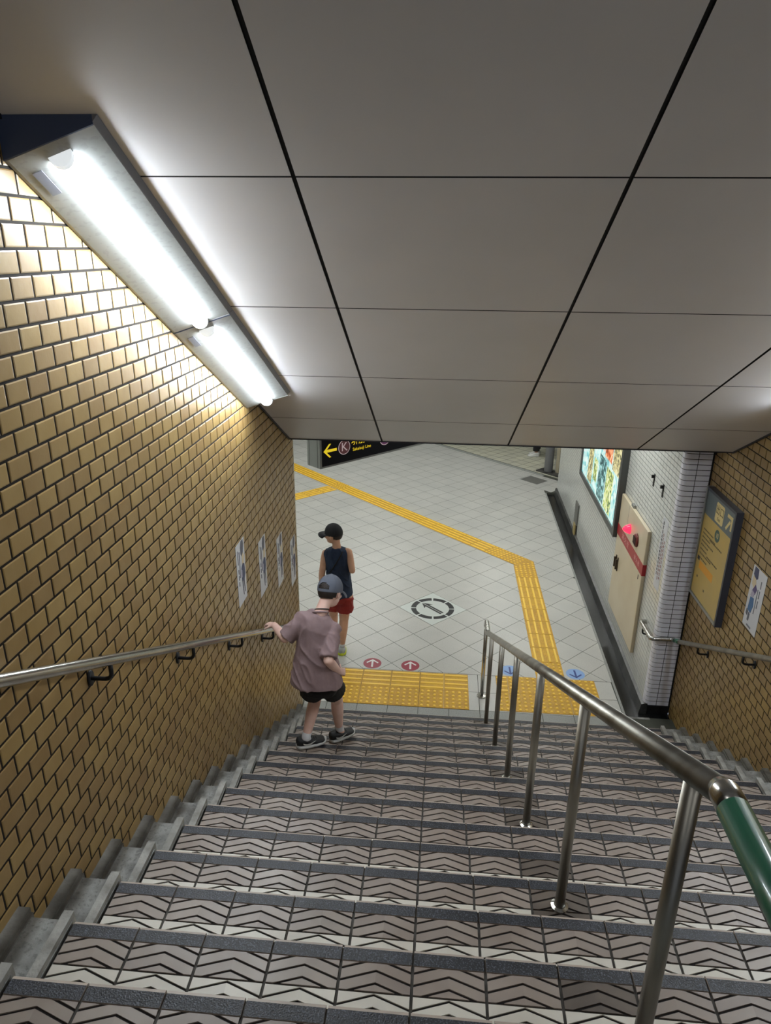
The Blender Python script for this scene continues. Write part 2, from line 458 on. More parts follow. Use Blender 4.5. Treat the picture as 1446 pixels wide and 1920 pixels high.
# ------------------------------------------------------------------ stairs
b = MB()
for n in range(1, NSTEP+1):
    y1 = -(n-1)*RUN; y0 = -n*RUN if n < NSTEP else -9.0
    b.box(-5*COLW, 10*COLW, y0, y1, (n-1)*RISE-0.3, n*RISE-0.005)
stairs = struct('stairs', b, m_step_grout, 'straight flight of stairs in taupe tiles with chevron grooves', 'stairs')
def chevron_tile(name, y0, y1, apex, m):
    w = COLW-0.009; rise = 0.034; g = 0.0075; b = MB()
    lim = sorted(apex, reverse=True)
    tops = [9.0] + [a-g/2 for a in lim]; bots = [a+g/2 for a in lim] + [-9.0]
    for hi, lo in zip(tops, bots):
        for sgn in (-1, 1):
            xs = (-w/2, 0) if sgn < 0 else (0, w/2)
            f = lambda x, a: a - rise*abs(x)/(w/2)
            poly = [(xs[0], f(xs[0], lo)), (xs[1], f(xs[1], lo)), (xs[1], f(xs[1], hi)), (xs[0], f(xs[0], hi))]
            poly = clip(clip(poly, 0, 1, y1), 0, -1, -y0)
            if len(poly) > 2 and abs(area(poly)) > 2e-5:
                if area(poly) < 0: poly = poly[::-1]
                b.prism(poly, -0.0055, 0.0, bottom=False)
    b.box(-w/2, w/2, y0, y1, -0.0062, -0.0038, 1)
    return b.mesh(name, [m, m_groove])
FA = [-0.030, -0.066, -0.103]; BA = [-0.136, -0.172, -0.208, -0.244]
front_m = chevron_tile('tread_tile', -0.126, -0.0435, FA, m_tread)
front_d = chevron_tile('tread_tile_stained', -0.126, -0.0435, FA, m_tread_d)
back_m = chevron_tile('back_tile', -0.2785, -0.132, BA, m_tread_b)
back_d = chevron_tile('back_tile_stained', -0.2785, -0.132, BA, m_tread_d)
def nosing(name, m_l):
    w = COLW-0.006; b = MB()
    prof = [(-0.041,-0.005),(-0.041,0.0015),(-0.002,0.0015),(0.006,-0.001),(0.010,-0.006),(0.010,-0.03),(0.0,-0.03)]
    n = len(prof)
    vs = [(-w/2,y,z) for y,z in prof]+[(w/2,y,z) for y,z in prof]
    b.add(vs, [tuple(range(n)), tuple(range(2*n-1, n-1, -1))], 0)
    for i in range(n):
        j = (i+1) % n
        b.add([vs[i],vs[n+i],vs[n+j],vs[j]], [(3,2,1,0)], 1 if i == 1 else 0)
    return b.mesh(name, [m_l, m_strip_abr])
nose_m = nosing('nosing_tile', m_lip)
POSTX = 0.521
POST_STEPS = (16, 13, 10, 7, 4, 1)
for n in range(1, NSTEP):
    for c in range(-5, 10):
        x = (c+0.5)*COLW; y = -(n-1)*RUN; z = n*RISE
        st = c == 2 and n in POST_STEPS
        st2 = c == 2 and (n in (15, 12, 9, 14) )
        link('tread_tile', front_d if st or (st2 and n != 14) else front_m, stairs, (x, y, z))
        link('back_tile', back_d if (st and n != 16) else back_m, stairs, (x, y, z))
        link('nosing_tile', nose_m, stairs, (x, y, z))
for side in (-1, 1):
    e = -5*COLW if side < 0 else 10*COLW
    wl = LX+0.003 if side < 0 else RX-0.003
    W = abs(wl-e)
    b = MB()
    def bb(a0, a1, y0, y1, z0, z1, mi=0):
        p, q = e+side*a0, e+side*a1
        b.box(min(p,q), max(p,q), y0, y1, z0, z1, mi)
    bb(0.007, W, -RUN, 0.008, -0.32, 0.0)
    bb(0.009, 0.040, -RUN+0.012, 0.026, -0.16, 0.020, 2)
    bb(0.040, 0.048, -RUN+0.012, 0.018, -0.16, 0.008, 0)
    bb(W-0.040, W, -RUN+0.030, 0.028, -0.16, 0.016, 1)
    bb(W-0.052, W-0.040, -RUN+0.030, 0.020, -0.16, 0.007, 1)
    km = b.mesh('kerb_block', [m_concrete, m_skirt, m_kerblip])
    for n in range(1, NSTEP):
        link('kerb_block', km, stairs, (0, -(n-1)*RUN, n*RISE))

# ------------------------------------------------------------------ sloped ceiling of panels
YE, PS, J0, XA, PW = 0.0971, 0.8644, 0.587, -0.4621, 1.0197
rows = [YE, YE-J0] + [YE-J0-k*PS for k in range(1, 6)]
YTOP = rows[-1]
b = MB()
b.add([(LX-.2,YE,zceil(YE)+.012),(RX+.2,YE,zceil(YE)+.012),(RX+.2,YTOP,zceil(YTOP)+.012),(LX-.2,YTOP,zceil(YTOP)+.012),
       (LX-.2,YE,zceil(YE)+.25),(RX+.2,YE,zceil(YE)+.25),(RX+.2,YTOP,zceil(YTOP)+.25),(LX-.2,YTOP,zceil(YTOP)+.25)],
      [(0,3,2,1),(4,5,6,7),(0,1,5,4),(2,3,7,6),(1,2,6,5),(3,0,4,7)])
ceiling = struct('ceiling', b, m_black, 'sloped ceiling of large grey panels above the stairs', 'ceiling')
xs = [LX+0.009, XA, XA+PW, XA+2*PW, RX-0.009]
g = 0.007
for r in range(len(rows)-1):
    ya, yb = rows[r]-(g/2 if r else 0), rows[r+1]+g/2
    for c in range(4):
        xa = xs[c]+(g if c else 0); xb = xs[c+1]-(g if c < 3 else 0)
        bb_ = MB(); t = 0.012
        vs = []
        for x, y in ((xa,ya),(xb,ya),(xb,yb),(xa,yb)): vs.append((x, y, zceil(y)))
        vs += [(x, y, z+t) for x, y, z in vs]
        bb_.add(vs, [(0,1,2,3)]); bb_.add(vs, [(7,6,5,4),(1,0,4,5),(2,1,5,6),(3,2,6,7),(0,3,7,4)], 1)
        part('ceiling_panel', bb_, [m_ceil, m_black], ceiling)
eb = MB()
z = zceil(YE)
eb.box(LX+0.004, RX-0.004, YE, YE+0.018, z-0.010, z+0.26)
part('edge_trim', eb, m_trim_dark, ceiling)
for xw in (LX+0.014, RX-0.014):
    jb = MB(); hw = 0.006
    vs = []
    for y in (YE, YTOP):
        for dx, dz in ((-hw,-.012),(hw,-.012),(hw,.0),(-hw,.0)): vs.append((xw+dx, y, zceil(y)+dz))
    jb.add(vs, [(0,1,5,4),(1,2,6,5),(2,3,7,6),(3,0,4,7),(3,2,1,0),(4,5,6,7)])
    part('wall_joint', jb, m_trim_dark, ceiling)

# ------------------------------------------------------------------ upper landing behind the viewer
struct('floor_landing', MB().box(LX, RX, -9.0, -(NSTEP-1)*RUN-0.02, LAND_Z-0.006, LAND_Z), m_strip, 'grey landing at the head of the stairs', 'floor')
struct('ceiling_landing', MB().box(LX-.2, RX+.2, -9.0, YTOP, zceil(YTOP), zceil(YTOP)+0.2), m_ceil, 'flat grey ceiling above the upper landing', 'ceiling')
b = MB(); b.box(LX-.25, RX+.25, -9.2, -9.0, 4.9, 5.7); b.box(LX-.25, LX+.12, -9.2, -9.0, LAND_Z, 4.9); b.box(RX-.12, RX+.25, -9.2, -9.0, LAND_Z, 4.9)  # opening made behind the viewer so daylight reaches pillar and steps
struct('wall_back', b, m_brick, 'unseen tan wall around an opening added to let daylight in', 'wall')

# ------------------------------------------------------------------ concourse floor
GX0, GX1 = 1.885, 1.962          # kerb of the gutter at its near and far end
FS, FA_, FOX, FOY = 0.2987, 0.7929, -0.0098, 1.9126
GY0, GY1 = 0.36, 6.95
def gx(y): return GX0+(GX1-GX0)*(y-GY0)/(GY1-GY0)
b = MB()
b.prism([(-9,-0.3),(gx(-0.3),-0.3),(gx(GY1),GY1),(-9,GY1)], -0.2, -0.0008)
b.prism([(-9,GY1),(9,GY1),(9,17),(-9,17)], -0.2, -0.0008)
b.prism([(gx(-0.3),-0.3),(2.6,-0.3),(2.6,GY0),(gx(GY0),GY0)], -0.2, -0.0008)
floor = struct('floor', b, m_floor_grout, 'pale speckled tile floor of the station concourse', 'floor')
YD = 0.935                      # diamond pattern starts here
cosA, sinA = math.cos(FA_), math.sin(FA_)
hs = FS/2 - 0.0028
fm = MB().prism([(-hs,-hs),(hs,-hs),(hs,hs),(-hs,hs)], -0.004, 0.0, bottom=False).mesh('floor_tile', m_floor)
cand = []
FAR_C = 10.05
for i in range(-30, 40):
    for j in range(-12, 46):
        cx = FOX + FS*((i+.5)*cosA-(j+.5)*sinA); cy = FOY + FS*((i+.5)*sinA+(j+.5)*cosA)
        if not (-6.5 < cx < 3.2 and 0.6 < cy < 13): continue
        poly = [(cx+p*cosA-q*sinA, cy+p*sinA+q*cosA) for p, q in ((-hs,-hs),(hs,-hs),(hs,hs),(-hs,hs))]
        whole = True; q0 = poly
        for a_, b_, c_ in ((0,-1,-YD),(1, -(GX1-GX0)/(GY1-GY0), GX0-GY0*(GX1-GX0)/(GY1-GY0)-0.012),(1,1,FAR_C-0.06)):
            if a_ == 1 and b_ < 0 and cy > GY1+0.15: continue
            q1 = clip(q0, a_, b_, c_)
            if len(q1) != len(q0) or any(abs(u[0]-v[0])+abs(u[1]-v[1]) > 1e-6 for u, v in zip(q0, q1)): whole = False
            q0 = q1
            if len(q0) < 3: break
        if len(q0) < 3 or abs(area(q0)) < 0.0008: continue
        ar = seen_area([(x,y,0) for x, y in q0])
        pp = pix((cx,cy,0))
        if pp and (pp[1] < 822 or (pp[0] < 548)): ar *= 0.001
        cand.append((ar, cx, cy, whole, q0))
cand.sort(key=lambda q: -q[0])
rest = MB(); k = 0
for ar, cx, cy, whole, q0 in cand:
    if k < 300 and ar > 20:
        if whole: link('floor_tile', fm, floor, (cx,cy,0), (0,0,FA_))
        else:
            mx, my = sum(p[0] for p in q0)/len(q0), sum(p[1] for p in q0)/len(q0)
            part('floor_tile', MB().prism([(p[0]-mx,p[1]-my) for p in q0], -0.004, 0.0, bottom=False), m_floor, floor, loc=(mx,my,0))
        k += 1
    else: rest.prism(q0, -0.004, 0.0, bottom=False)
o = part('tile_field', rest, m_floor, floor); o['kind'] = 'stuff'
# straight rows at the foot of the stairs
XT, YT = -0.1067, 0.3183
ys = [0.014, YT, YT+0.3, YD-0.004]
sx = [LX+0.01] + [XT+0.3*k for k in range(-3, 7)]
sx = [v for v in sx if v < gx(0.4)-0.02] + [gx(0.4)-0.014]
for r in range(3):
    for c in range(len(sx)-1):
        part('floor_tile', MB().box(sx[c]+.0028, sx[c+1]-.0028, ys[r]+.0028, ys[r+1]-.0028, -0.004, 0.0), m_strip if r == 0 else m_floor, floor)
for r in (1, 2):                # the same rows run on past the end of the left wall
    for k2 in range(4, 15):
        x1 = min(XT-0.3*(k2-1), LX-0.0) if k2 == 4 else XT-0.3*(k2-1)
        part('floor_tile', MB().box(XT-0.3*k2+.0028, min(x1, LX+.004)-.0028, ys[r]+.0028, ys[r+1]-.0028, -0.004, 0.0), m_floor, floor)
# far paving with wide dark joints and its border strip
FT = 0.2165; h2 = FT/2-0.006
fm2 = MB().prism([(-h2,-h2),(h2,-h2),(h2,h2),(-h2,h2)], -0.004, 0.001, bottom=False).mesh('small_floor_tile', m_floor2)
rest = MB(); cand = []
ox2, oy2 = 0.951, 9.198
for i in range(-26, 40):
    for j in range(0, 20):
        a = math.pi/4
        cx = ox2 + FT*((i+.5)*math.sin(a)+(j+.5)*math.cos(a)); cy = oy2 + FT*(-(i+.5)*math.cos(a)+(j+.5)*math.sin(a))
        if cx > 4 or cx < -3 or cy > 13 or cy < 7: continue
        cand.append((seen_area([(cx-.1,cy,0),(cx,cy-.1,0),(cx+.1,cy,0),(cx,cy+.1,0)]), cx, cy))
for ar, cx, cy in sorted(cand, key=lambda q: -q[0]):
    pp = pix((cx,cy,0))
    if ar > 10 and pp and pp[1] > 828 and k < 420: link('small_floor_tile', fm2, floor, (cx,cy,0), (0,0,math.pi/4)); k += 1
    else: rest.prism([(cx+p*math.cos(math.pi/4)-q*math.sin(math.pi/4), cy+p*math.sin(math.pi/4)+q*math.cos(math.pi/4)) for p,q in ((-h2,-h2),(h2,-h2),(h2,h2),(-h2,h2))], -0.004, 0.001, bottom=False)
o = part('small_tile_field', rest, m_floor2, floor); o['kind'] = 'stuff'
d = 0.03
part('border_strip', MB().prism([(-3.0-d,FAR_C+3.0-d),(2.05-d,FAR_C-2.05-d),(2.05+d,FAR_C-2.05+d),(-3.0+d,FAR_C+3.0+d)], -0.004, 0.004), m_strip, floor)

# ------------------------------------------------------------------ white tiled wall, pillar, gutter
def Wp(u, dpt, h): return (2.085+u*math.sin(WA)-dpt*math.cos(WA), PY+u*math.cos(WA)+dpt*math.sin(WA), h)
WLEN, WH, TH, TW = 6.55, 3.1, 0.0478, 0.098
RC = 0.045                       # rounded pillar corner
b = MB()
poly = [(RX+0.02, PY+0.0015), (RX+0.02, PY+WLEN), Wp(WLEN,-0.0015,0)[:2], Wp(RC,-0.0015,0)[:2], (2.085+0.0145,PY+0.0145), (2.085+RC,PY+0.0015)]
b.prism(poly[::-1] if area(poly) < 0 else poly, 0.06, WH)
wall_c = struct('wall_concourse', b, m_white_grout, 'white glazed tile wall of the concourse with rounded corner pillar', 'wall')
cand = []
nrow = int((WH-0.07)/TH)
for r in range(nrow):
    z0 = 0.07+r*TH
    for c in range(int((WLEN-RC-0.02)/TW)):
        u0 = RC+0.028+c*TW
        P = [Wp(u0,0,z0), Wp(u0+TW,0,z0), Wp(u0+TW,0,z0+TH), Wp(u0,0,z0+TH)]
        cand.append((seen_area(P) if z0 < 2.7 else 0, u0, z0))
cand.sort(key=lambda q: -q[0])
gw = 0.0029
wt = MB()
def wtile(b, u0, u1, z0, z1):
    vs = [Wp(u,dp,h) for dp in (-0.008,0.0) for u,h in ((u0,z0),(u1,z0),(u1,z1),(u0,z1))]
    b.add(vs, [(7,6,5,4),(0,1,5,4)[::-1],(1,2,6,5)[::-1],(2,3,7,6)[::-1],(3,0,4,7)[::-1]])
rest = MB()
tb = MB(); tb.box(-TW/2+gw, TW/2-gw, -0.0, 0.008, gw, TH-gw); tmesh = tb.mesh('wall_tile', m_white_tile)
for k2, (ar, u0, z0) in enumerate(cand):
    if k2 < 180 and ar > 8:
        link('wall_tile', tmesh, wall_c, Wp(u0+TW/2, 0, z0), (0,0,-math.pi/2-WA))
    else: wtile(rest, u0+gw, u0+TW-gw, z0+gw, z0+TH-gw)
o = part('tile_field', rest, m_white_tile, wall_c); o['kind'] = 'stuff'
# pillar: rounded corner tiles and flat tiles
def corner_tile():
    b = MB(); prof = [(2.085-0.002, PY+RC+0.024)]
    for a in range(0, 7):
        t = math.radians(180+15*a)
        prof.append((2.085+RC+RC*math.cos(t), PY+RC+RC*math.sin(t)))
    prof.append((2.196-gw, PY))
    n = len(prof)
    vs = [(x,y,gw) for x,y in prof]+[(x,y,TH-gw) for x,y in prof]
    inn = []
    for x, y in prof:
        dx, dy = 2.2-x, PY+0.08-y; l = math.hypot(dx,dy); inn.append((x+0.008*dx/l, y+0.008*dy/l))
    vs += [(x,y,gw) for x,y in inn]+[(x,y,TH-gw) for x,y in inn]
    for i in range(n-1):
        b.add([vs[i],vs[i+1],vs[n+i+1],vs[n+i]], [(0,1,2,3)])
        b.add([vs[n+i],vs[n+i+1],vs[3*n+i+1],vs[3*n+i]], [(0,1,2,3)])
        b.add([vs[i],vs[i+1],vs[2*n+i+1],vs[2*n+i]], [(3,2,1,0)])
    return b.mesh('corner_tile', m_white_tile2, True)
ct = corner_tile()
ft = MB().box(2.196+gw, RX-0.016, PY, PY+0.008, gw, TH-gw).mesh('pillar_tile', m_white_tile2)
for r in range(nrow):
    if 0.07+r*TH > 2.76: break
    link('corner_tile', ct, wall_c, (0,0,0.07+r*TH)); link('pillar_tile', ft, wall_c, (0,0,0.07+r*TH))
part('corner_joint', MB().box(RX-0.016, RX+0.0, PY-0.006, PY+0.02, 0.0, 2.8), m_black, wall_c)
# gutter along the foot of the white wall
b = MB()
L0 = [(gx(GY0),GY0),(wx(GY0)+.03,GY0),(wx(GY1)+.03,GY1),(gx(GY1),GY1)]
b.prism(L0, -0.2, -0.035)
gut = struct('trim_1', b, m_gutter, 'black drainage gutter at the foot of the white tile wall', 'gutter')
kb = MB(); kb.prism([(gx(GY0)-.012,GY0),(gx(GY0)+.012,GY0),(gx(GY1)+.012,GY1),(gx(GY1)-.012,GY1)], -0.06, 0.004)
part('gutter_edge', kb, m_strip, gut)
kb = MB(); kb.prism([(gx(GY0),GY0-.03),(wx(GY0)+.03,GY0-.03),(wx(GY0)+.03,GY0),(gx(GY0),GY0)], -0.06, 0.004)
part('gutter_end', kb, m_concrete, gut)
bs = MB()
u0, u1 = 0.0, WLEN
vs = []
for u in (u0, u1):
    for dp, h in ((0.0,0.085),(0.028,0.075),(0.05,-0.06),(-0.03,-0.06),(-0.03,0.085)): vs.append(Wp(u,dp,h))
bs.add(vs, [(0,1,6,5)[::-1],(1,2,7,6)[::-1],(2,3,8,7)[::-1],(3,4,9,8)[::-1],(4,0,5,9)[::-1],(0,1,2,3,4),(9,8,7,6,5)])
bo = struct('baseboard_concourse', bs, m_marble, 'dark marbled skirting under the white tile wall', 'skirting')
part('pillar_base', MB().box(2.10, RX, PY+0.012, PY+0.12, -0.05, 0.065), m_black, bo)
struct('trim_2', MB().box(2.10, RX, 0.012, PY+0.012, -0.08, -0.03), m_gutter, 'black sump between the lowest step and the white pillar', 'gutter')

# ------------------------------------------------------------------ concourse shell (ceiling and walls out of view)
CZ = 3.15
struct('ceiling_concourse', MB().box(-9, 9, YE+0.02, 17, CZ, CZ+0.15), m_plain, 'plain pale ceiling of the concourse', 'ceiling')
struct('wall_far', MB().box(-9, 9, 17, 17.2, 0, CZ), m_plain, 'plain far wall of the concourse', 'wall')
struct('wall_west', MB().box(-9.2, -9, -0.3, 17, 0, CZ), m_plain, 'plain wall at the left end of the concourse', 'wall')
struct('wall_east', MB().box(9, 9.2, PY, 17, 0, CZ), m_plain, 'plain wall at the right end of the concourse', 'wall')
struct('wall_south', MB().box(-9, LX-0.25, WEND-0.2, WEND, 0, CZ), m_plain, 'plain concourse wall beside the stair opening', 'wall')
cl = bpy.data.objects['ceiling_concourse']
for lx in (-4.2, -1.4, 1.4):  # lamp panels hidden from view, added to light the concourse
    for ly in (1.7, 4.2, 6.7, 9.2):
        lb = MB(); lb.box(lx-0.6, lx+0.6, ly-0.13, ly+0.13, CZ-0.03, CZ)
        part('added_lamp_panel', lb, m_lamp_c, cl)
ll = bpy.data.objects['ceiling_landing']
zt = zceil(YTOP)
for lx in (-0.6, 1.7):  # lamps behind the viewer, added to brighten the upper steps
    lb = MB(); lb.box(lx-0.08, lx+0.08, -7.6, -6.0, zt-0.05, zt)
    part('added_lamp_panel', lb, m_lamp_l, ll)

# ------------------------------------------------------------------ strip lamps in the wall-ceiling corners
def strip_lamp(side, y0, y1, label):
    s = 1 if side == 'left' else -1
    X = lambda d: (LX+0.0035+d) if s > 0 else (RX-0.0035-d)
    t = thing('strip_lamp', label, 'lamp' if label else None, (X(0.14), (y0+y1)/2, zceil((y0+y1)/2)), group='strip lamps above the stairs' if label else None)
    if not label: t.name = 'lamp_fixture'; t.parent = ceiling
    O = Vector(t.location)
    WD, DR, FL = 0.275, 0.112, 0.022
    def ex(prof, ya, yb, mi=0, b=None):       # prof: (distance from wall, drop below ceiling)
        b = b or MB(); n = len(prof)
        vs = [Vector((X(d), y, zceil(y)-0.001-h))-O for y in (ya, yb) for d, h in prof]
        side_f = [(i, (i+1) % n, n+(i+1) % n, n+i) for i in range(n)]
        if s < 0: side_f = [f[::-1] for f in side_f]
        caps = [tuple(range(n-1,-1,-1)), tuple(range(n, 2*n))]
        if s < 0: caps = [c[::-1] for c in caps]
        b.add(vs, side_f, mi); b.add(vs, caps, mi)
        return b
    h = ex([(0.0,0.0),(0.0,DR),(0.012,DR),(WD,FL),(WD,0.0)], y0+0.004, y1-0.004)
    part('housing', h, m_fix, t)
    part('side_flange', ex([(WD,0.0),(WD,0.018),(WD+0.016,0.0)], y0, y1), m_fix_side, t)
    part('end_plate', ex([(0.0,0.0),(0.0,DR+0.002),(WD,FL+0.002),(WD,0.0)], y0, y0+0.004), m_fix_end_shade, t)
    part('far_end_plate', ex([(0.0,0.0),(0.0,DR+0.002),(WD,FL+0.002),(WD,0.0)], y1-0.004, y1), m_fix, t)
    # half round lit cover on the sloping plate
    mx, mh = (0.012+WD)/2, (DR+FL)/2
    tx, th = (WD-0.012), (FL-DR); l = math.hypot(tx, th); tx /= l; th /= l
    nx, nh = -th, tx                          # away from the plate, downwards
    def half(w, hgt, k=9):
        return [(mx+tx*w*math.cos(math.pi*i/k)+nx*hgt*math.sin(math.pi*i/k), mh+th*w*math.cos(math.pi*i/k)+nh*hgt*math.sin(math.pi*i/k)) for i in range(k+1)][::-1]
    c = part('lit_cover', ex(half(0.037, 0.034), y0+0.06, y1-0.03), m_tube, t); autosmooth(c, 50)
    c = part('cover_cap', ex(half(0.0375, 0.0345), y0+0.045, y0+0.06), m_tube_cap, t); autosmooth(c, 50)
    c = part('cover_cap', ex(half(0.0375, 0.0345), y1-0.030, y1-0.022), m_tube_cap, t); autosmooth(c, 50)
    part('maker_sticker', ex([(0.04,DR-0.010+0.004),(0.07,DR-0.020+0.004),(0.07,DR-0.021+0.004),(0.04,DR-0.011+0.004)], y0+0.07, y0+0.17), m_ptext, t)
    return t
strip_lamp('left', -3.336, -2.195, 'upper of two lit strip lamps, with end plate coloured in dark blue shade, above left brick wall')
strip_lamp('left', -2.190, -1.068, 'lower of two lit strip lamps in the corner above left brick wall')
strip_lamp('right', -3.336, -2.195, None)
strip_lamp('right', -2.190, -1.068, None)

# ------------------------------------------------------------------ handrails
def smooth_path(pts, r=0.05, k=5):
    pts = [Vector(p) for p in pts]; out = [pts[0]]
    for i in range(1, len(pts)-1):
        a, b_, c = pts[i-1], pts[i], pts[i+1]
        d1 = (a-b_).normalized()*min(r, (a-b_).length*.45); d2 = (c-b_).normalized()*min(r, (c-b_).length*.45)
        for j in range(k+1):
            t_ = j/k; out.append((b_+d1)*(1-t_)**2 + b_*2*t_*(1-t_) + (b_+d2)*t_**2)
    return out+[pts[-1]]
def bracket(b, x0, xr, y, zr, s):       # s: +1 wall on the -x side
    z = zr-0.02
    b.tube(smooth_path([(x0, y, z-0.062), (xr, y, z-0.062), (xr, y, z)], 0.035, 6), 0.0085, 10)
    b.rings([((x0+s*0.0, y, z-0.062), (0,1,0), (0,0,1), 0.020, 0.032), ((x0+s*0.008, y, z-0.062), (0,1,0), (0,0,1), 0.020, 0.032)], 14)
# left wall rail
def zl(y): return 3.1-0.524*(y+3.906)
XL = -1.153
t = thing('handrail', 'steel wall handrail on black brackets along the left brick wall', 'handrail', (XL, -2.2, zl(-2.2)))
O = Vector(t.location)
def rel(ps): return [tuple(Vector(p)-O) for p in ps]
ra = part('rail', MB().tube(rel(smooth_path([(XL,-6.3,zl(-4.7)),(XL,-4.7,zl(-4.7)),(XL,0.02,zl(0.02)),(XL,0.16,zl(0.02)-0.01),(LX+0.006,0.18,zl(0.02)-0.01)], 0.06)), 0.0205, 18), m_steel, t, True)
for y in (-4.1, -3.33, -2.545, -1.77, -1.03, -0.28):
    b = MB(); bracket(b, LX+0.003-XL, 0, 0, 0, 1)
    part('bracket', b, m_iron, t, True, loc=(0, y-O.y, zl(y)-O.z))
# right wall rail
XR = 2.232
def zr_(y): return 0.817-0.519*(y-0.438)
t = thing('handrail', 'steel wall handrail on right brick wall, turning round the white pillar', 'handrail', (XR, -1.2, zr_(-1.2)))
O = Vector(t.location)
zj = 0.835
part('rail', MB().tube(rel([(XR,-6.3,zr_(-4.7)),(XR,-4.7,zr_(-4.7)),(XR,0.28,zr_(0.28))]), 0.0205, 16), m_steel_worn, t, True)
part('grip_sleeve', MB().tube(rel([(XR,0.27,zr_(0.27)),(XR,0.39,zr_(0.39)+.005)]), 0.0215, 16), m_green, t, True)
part('return_bend', MB().tube(rel(smooth_path([(XR,0.385,zr_(0.385)+.005),(XR,0.43,zj),(2.035,0.435,zj-.01),(2.035,0.80,zj-0.03),(2.10,0.80,zj-0.03)], 0.03, 5)), 0.020, 16), m_steel, t, True)
for y in (-3.3, -2.5, -1.71, -0.921, -0.141):
    b = MB(); bracket(b, RX-0.003-XR, 0, 0, 0, -1)
    part('bracket', b, m_iron, t, True, loc=(0, y-O.y, zr_(y)-O.z))
b = MB(); bracket(b, 0.055, 0, 0, 0, -1)
part('bracket', b, m_iron, t, True, loc=(2.035-O.x, 0.70-O.y, zj-0.03-O.z))
# free-standing rail in the middle of the flight
RP0, RP1 = (-4.461, 3.367), (0.30, 0.877)
def zm(y): return RP0[1]+(RP1[1]-RP0[1])*(y-RP0[0])/(RP1[0]-RP0[0])
t = thing('handrail', 'free-standing steel handrail on posts dividing the stairs', 'handrail', (POSTX, 0.56, 0.0))
O = Vector(t.location)
ra = part('rail', MB().tube(rel([(POSTX,-4.468,zm(-4.468)),(POSTX,0.29,zm(0.29))]), 0.0245, 22), m_steel_worn, t, True)
part('end_bend', MB().tube(rel(smooth_path([(POSTX,0.285,zm(0.285)),(POSTX,0.31,zm(0.31)),(POSTX,0.56,0.853),(POSTX,0.56,0.80)], 0.02)), 0.0235, 20), m_steel, t, True)
RZ = RP0[1]+0.002
part('collar', MB().tube(rel([(POSTX,-4.448,RZ-.006),(POSTX,-4.464,RZ),(POSTX,-4.500,RZ)]), [.0235,.0262,.0262], 22), m_steel, t, True)
part('grip_sleeve', MB().tube(rel([(POSTX,-4.500,RZ),(POSTX,-4.95,RZ)]), 0.0268, 22), m_green, t, True)
part('rail_end', MB().tube(rel(smooth_path([(POSTX,-4.95,RZ),(POSTX,-5.15,RZ),(POSTX,-5.15,LAND_Z)], 0.06)), 0.0245, 22), m_steel, t, True)
for n in POST_STEPS:
    y = -(n-1)*RUN-0.106; zb = n*RISE
    part('post', MB().tube(rel([(POSTX,y,zb),(POSTX,y,zm(y)-0.015)]), 0.0185, 18), m_steel_worn, t, True)
    fl = MB().rings([((POSTX-O.x,y-O.y,zb+h),(1,0,0),(0,1,0),r,r) for h, r in ((0.0005,0.033),(0.006,0.032),(0.012,0.022))], 20)
    autosmooth(part('post_flange', fl, m_steel, t), 30)
part('post', MB().tube(rel([(POSTX,0.56,0.0),(POSTX,0.56,0.84)]), 0.0185, 18), m_steel, t, True)
fl = MB().rings([((0,0,h),(1,0,0),(0,1,0),r,r) for h, r in ((0.0005,0.05),(0.008,0.049),(0.014,0.024))], 22)
autosmooth(part('post_flange', fl, m_steel, t), 30)

# ------------------------------------------------------------------ tactile paving
def block(kind, w=0.3, d=0.3):
    b = MB(); g_ = 0.0015
    b.box(-w/2+g_, w/2-g_, -d/2+g_, d/2-g_, 0.0004, 0.004, 0)
    if kind == 'dot':
        nx = max(1, round(w/0.06)); ny = max(1, round(d/0.06))
        for i in range(nx):
            for j in range(ny):
                x = -w/2+(i+.5)*w/nx; y = -d/2+(j+.5)*d/ny
                b.rings([((x,y,h),(1,0,0),(0,1,0),r,r) for h, r in ((0.0038,0.0165),(0.0080,0.0140),(0.0105,0.008))], 10, 1)
    else:                                   # raised bars along local y
        nb = max(1, round(w/0.075))
        for i in range(nb):
            x = -w/2+(i+.5)*w/nb
            for a0, a1 in ((-d/2+0.008, d/2-0.008),):
                prof = [(x-.014,.0038),(x-.010,.0088),(x+.010,.0088),(x+.014,.0038)]
                vs = [(px,a0,pz) for px,pz in prof]+[(px,a1,pz) for px,pz in prof]
                b.add(vs, [(0,1,5,4)[::-1],(1,2,6,5)[::-1],(2,3,7,6)[::-1],(0,1,2,3),(7,6,5,4)], 1)
    return b.mesh('tactile_block', [m_yellow, m_yellow_hi])
BLK = {}
def put(t, kind, x, y, rot=0.0, w=0.3, d=0.3):
    k = (kind, round(w,3), round(d,3))
    if k not in BLK: BLK[k] = block(kind, w, d)
    link('tactile_block', BLK[k], t, Vector((x,y,0))-Vector(t.location), (0,0,rot))
t = thing('tactile_paving', 'yellow tactile patch below the left half of the stairs, striped and dotted rows', 'tactile paving', (XT, YT, 0))
for i in range(-3, 0):
    put(t, 'dot', XT+0.3*i+.15, YT+.15); put(t, 'bar', XT+0.3*i+.15, YT+.45, math.pi/2)
for x in (XT+0.125, XT+0.375):
    put(t, 'dot', x, YT+.15, 0, .25, .3); put(t, 'bar', x, YT+.45, math.pi/2, .3, .25)
t = thing('tactile_paving', 'yellow dotted tactile patch and straight guide path beyond the right half of stairs', 'tactile paving', (1.25, 0.9, 0))
put(t, 'dot', .74, YT+.165, 0, .12, .3); put(t, 'bar', .74, YT+.465, math.pi/2, .3, .12)
for x in (0.95, 1.25, 1.55):
    for y in (YT+.165, YT+.465): put(t, 'dot', x, y)
px_ = 1.255
put(t, 'dot', px_, YT+.765)
y = YT+0.765+0.3
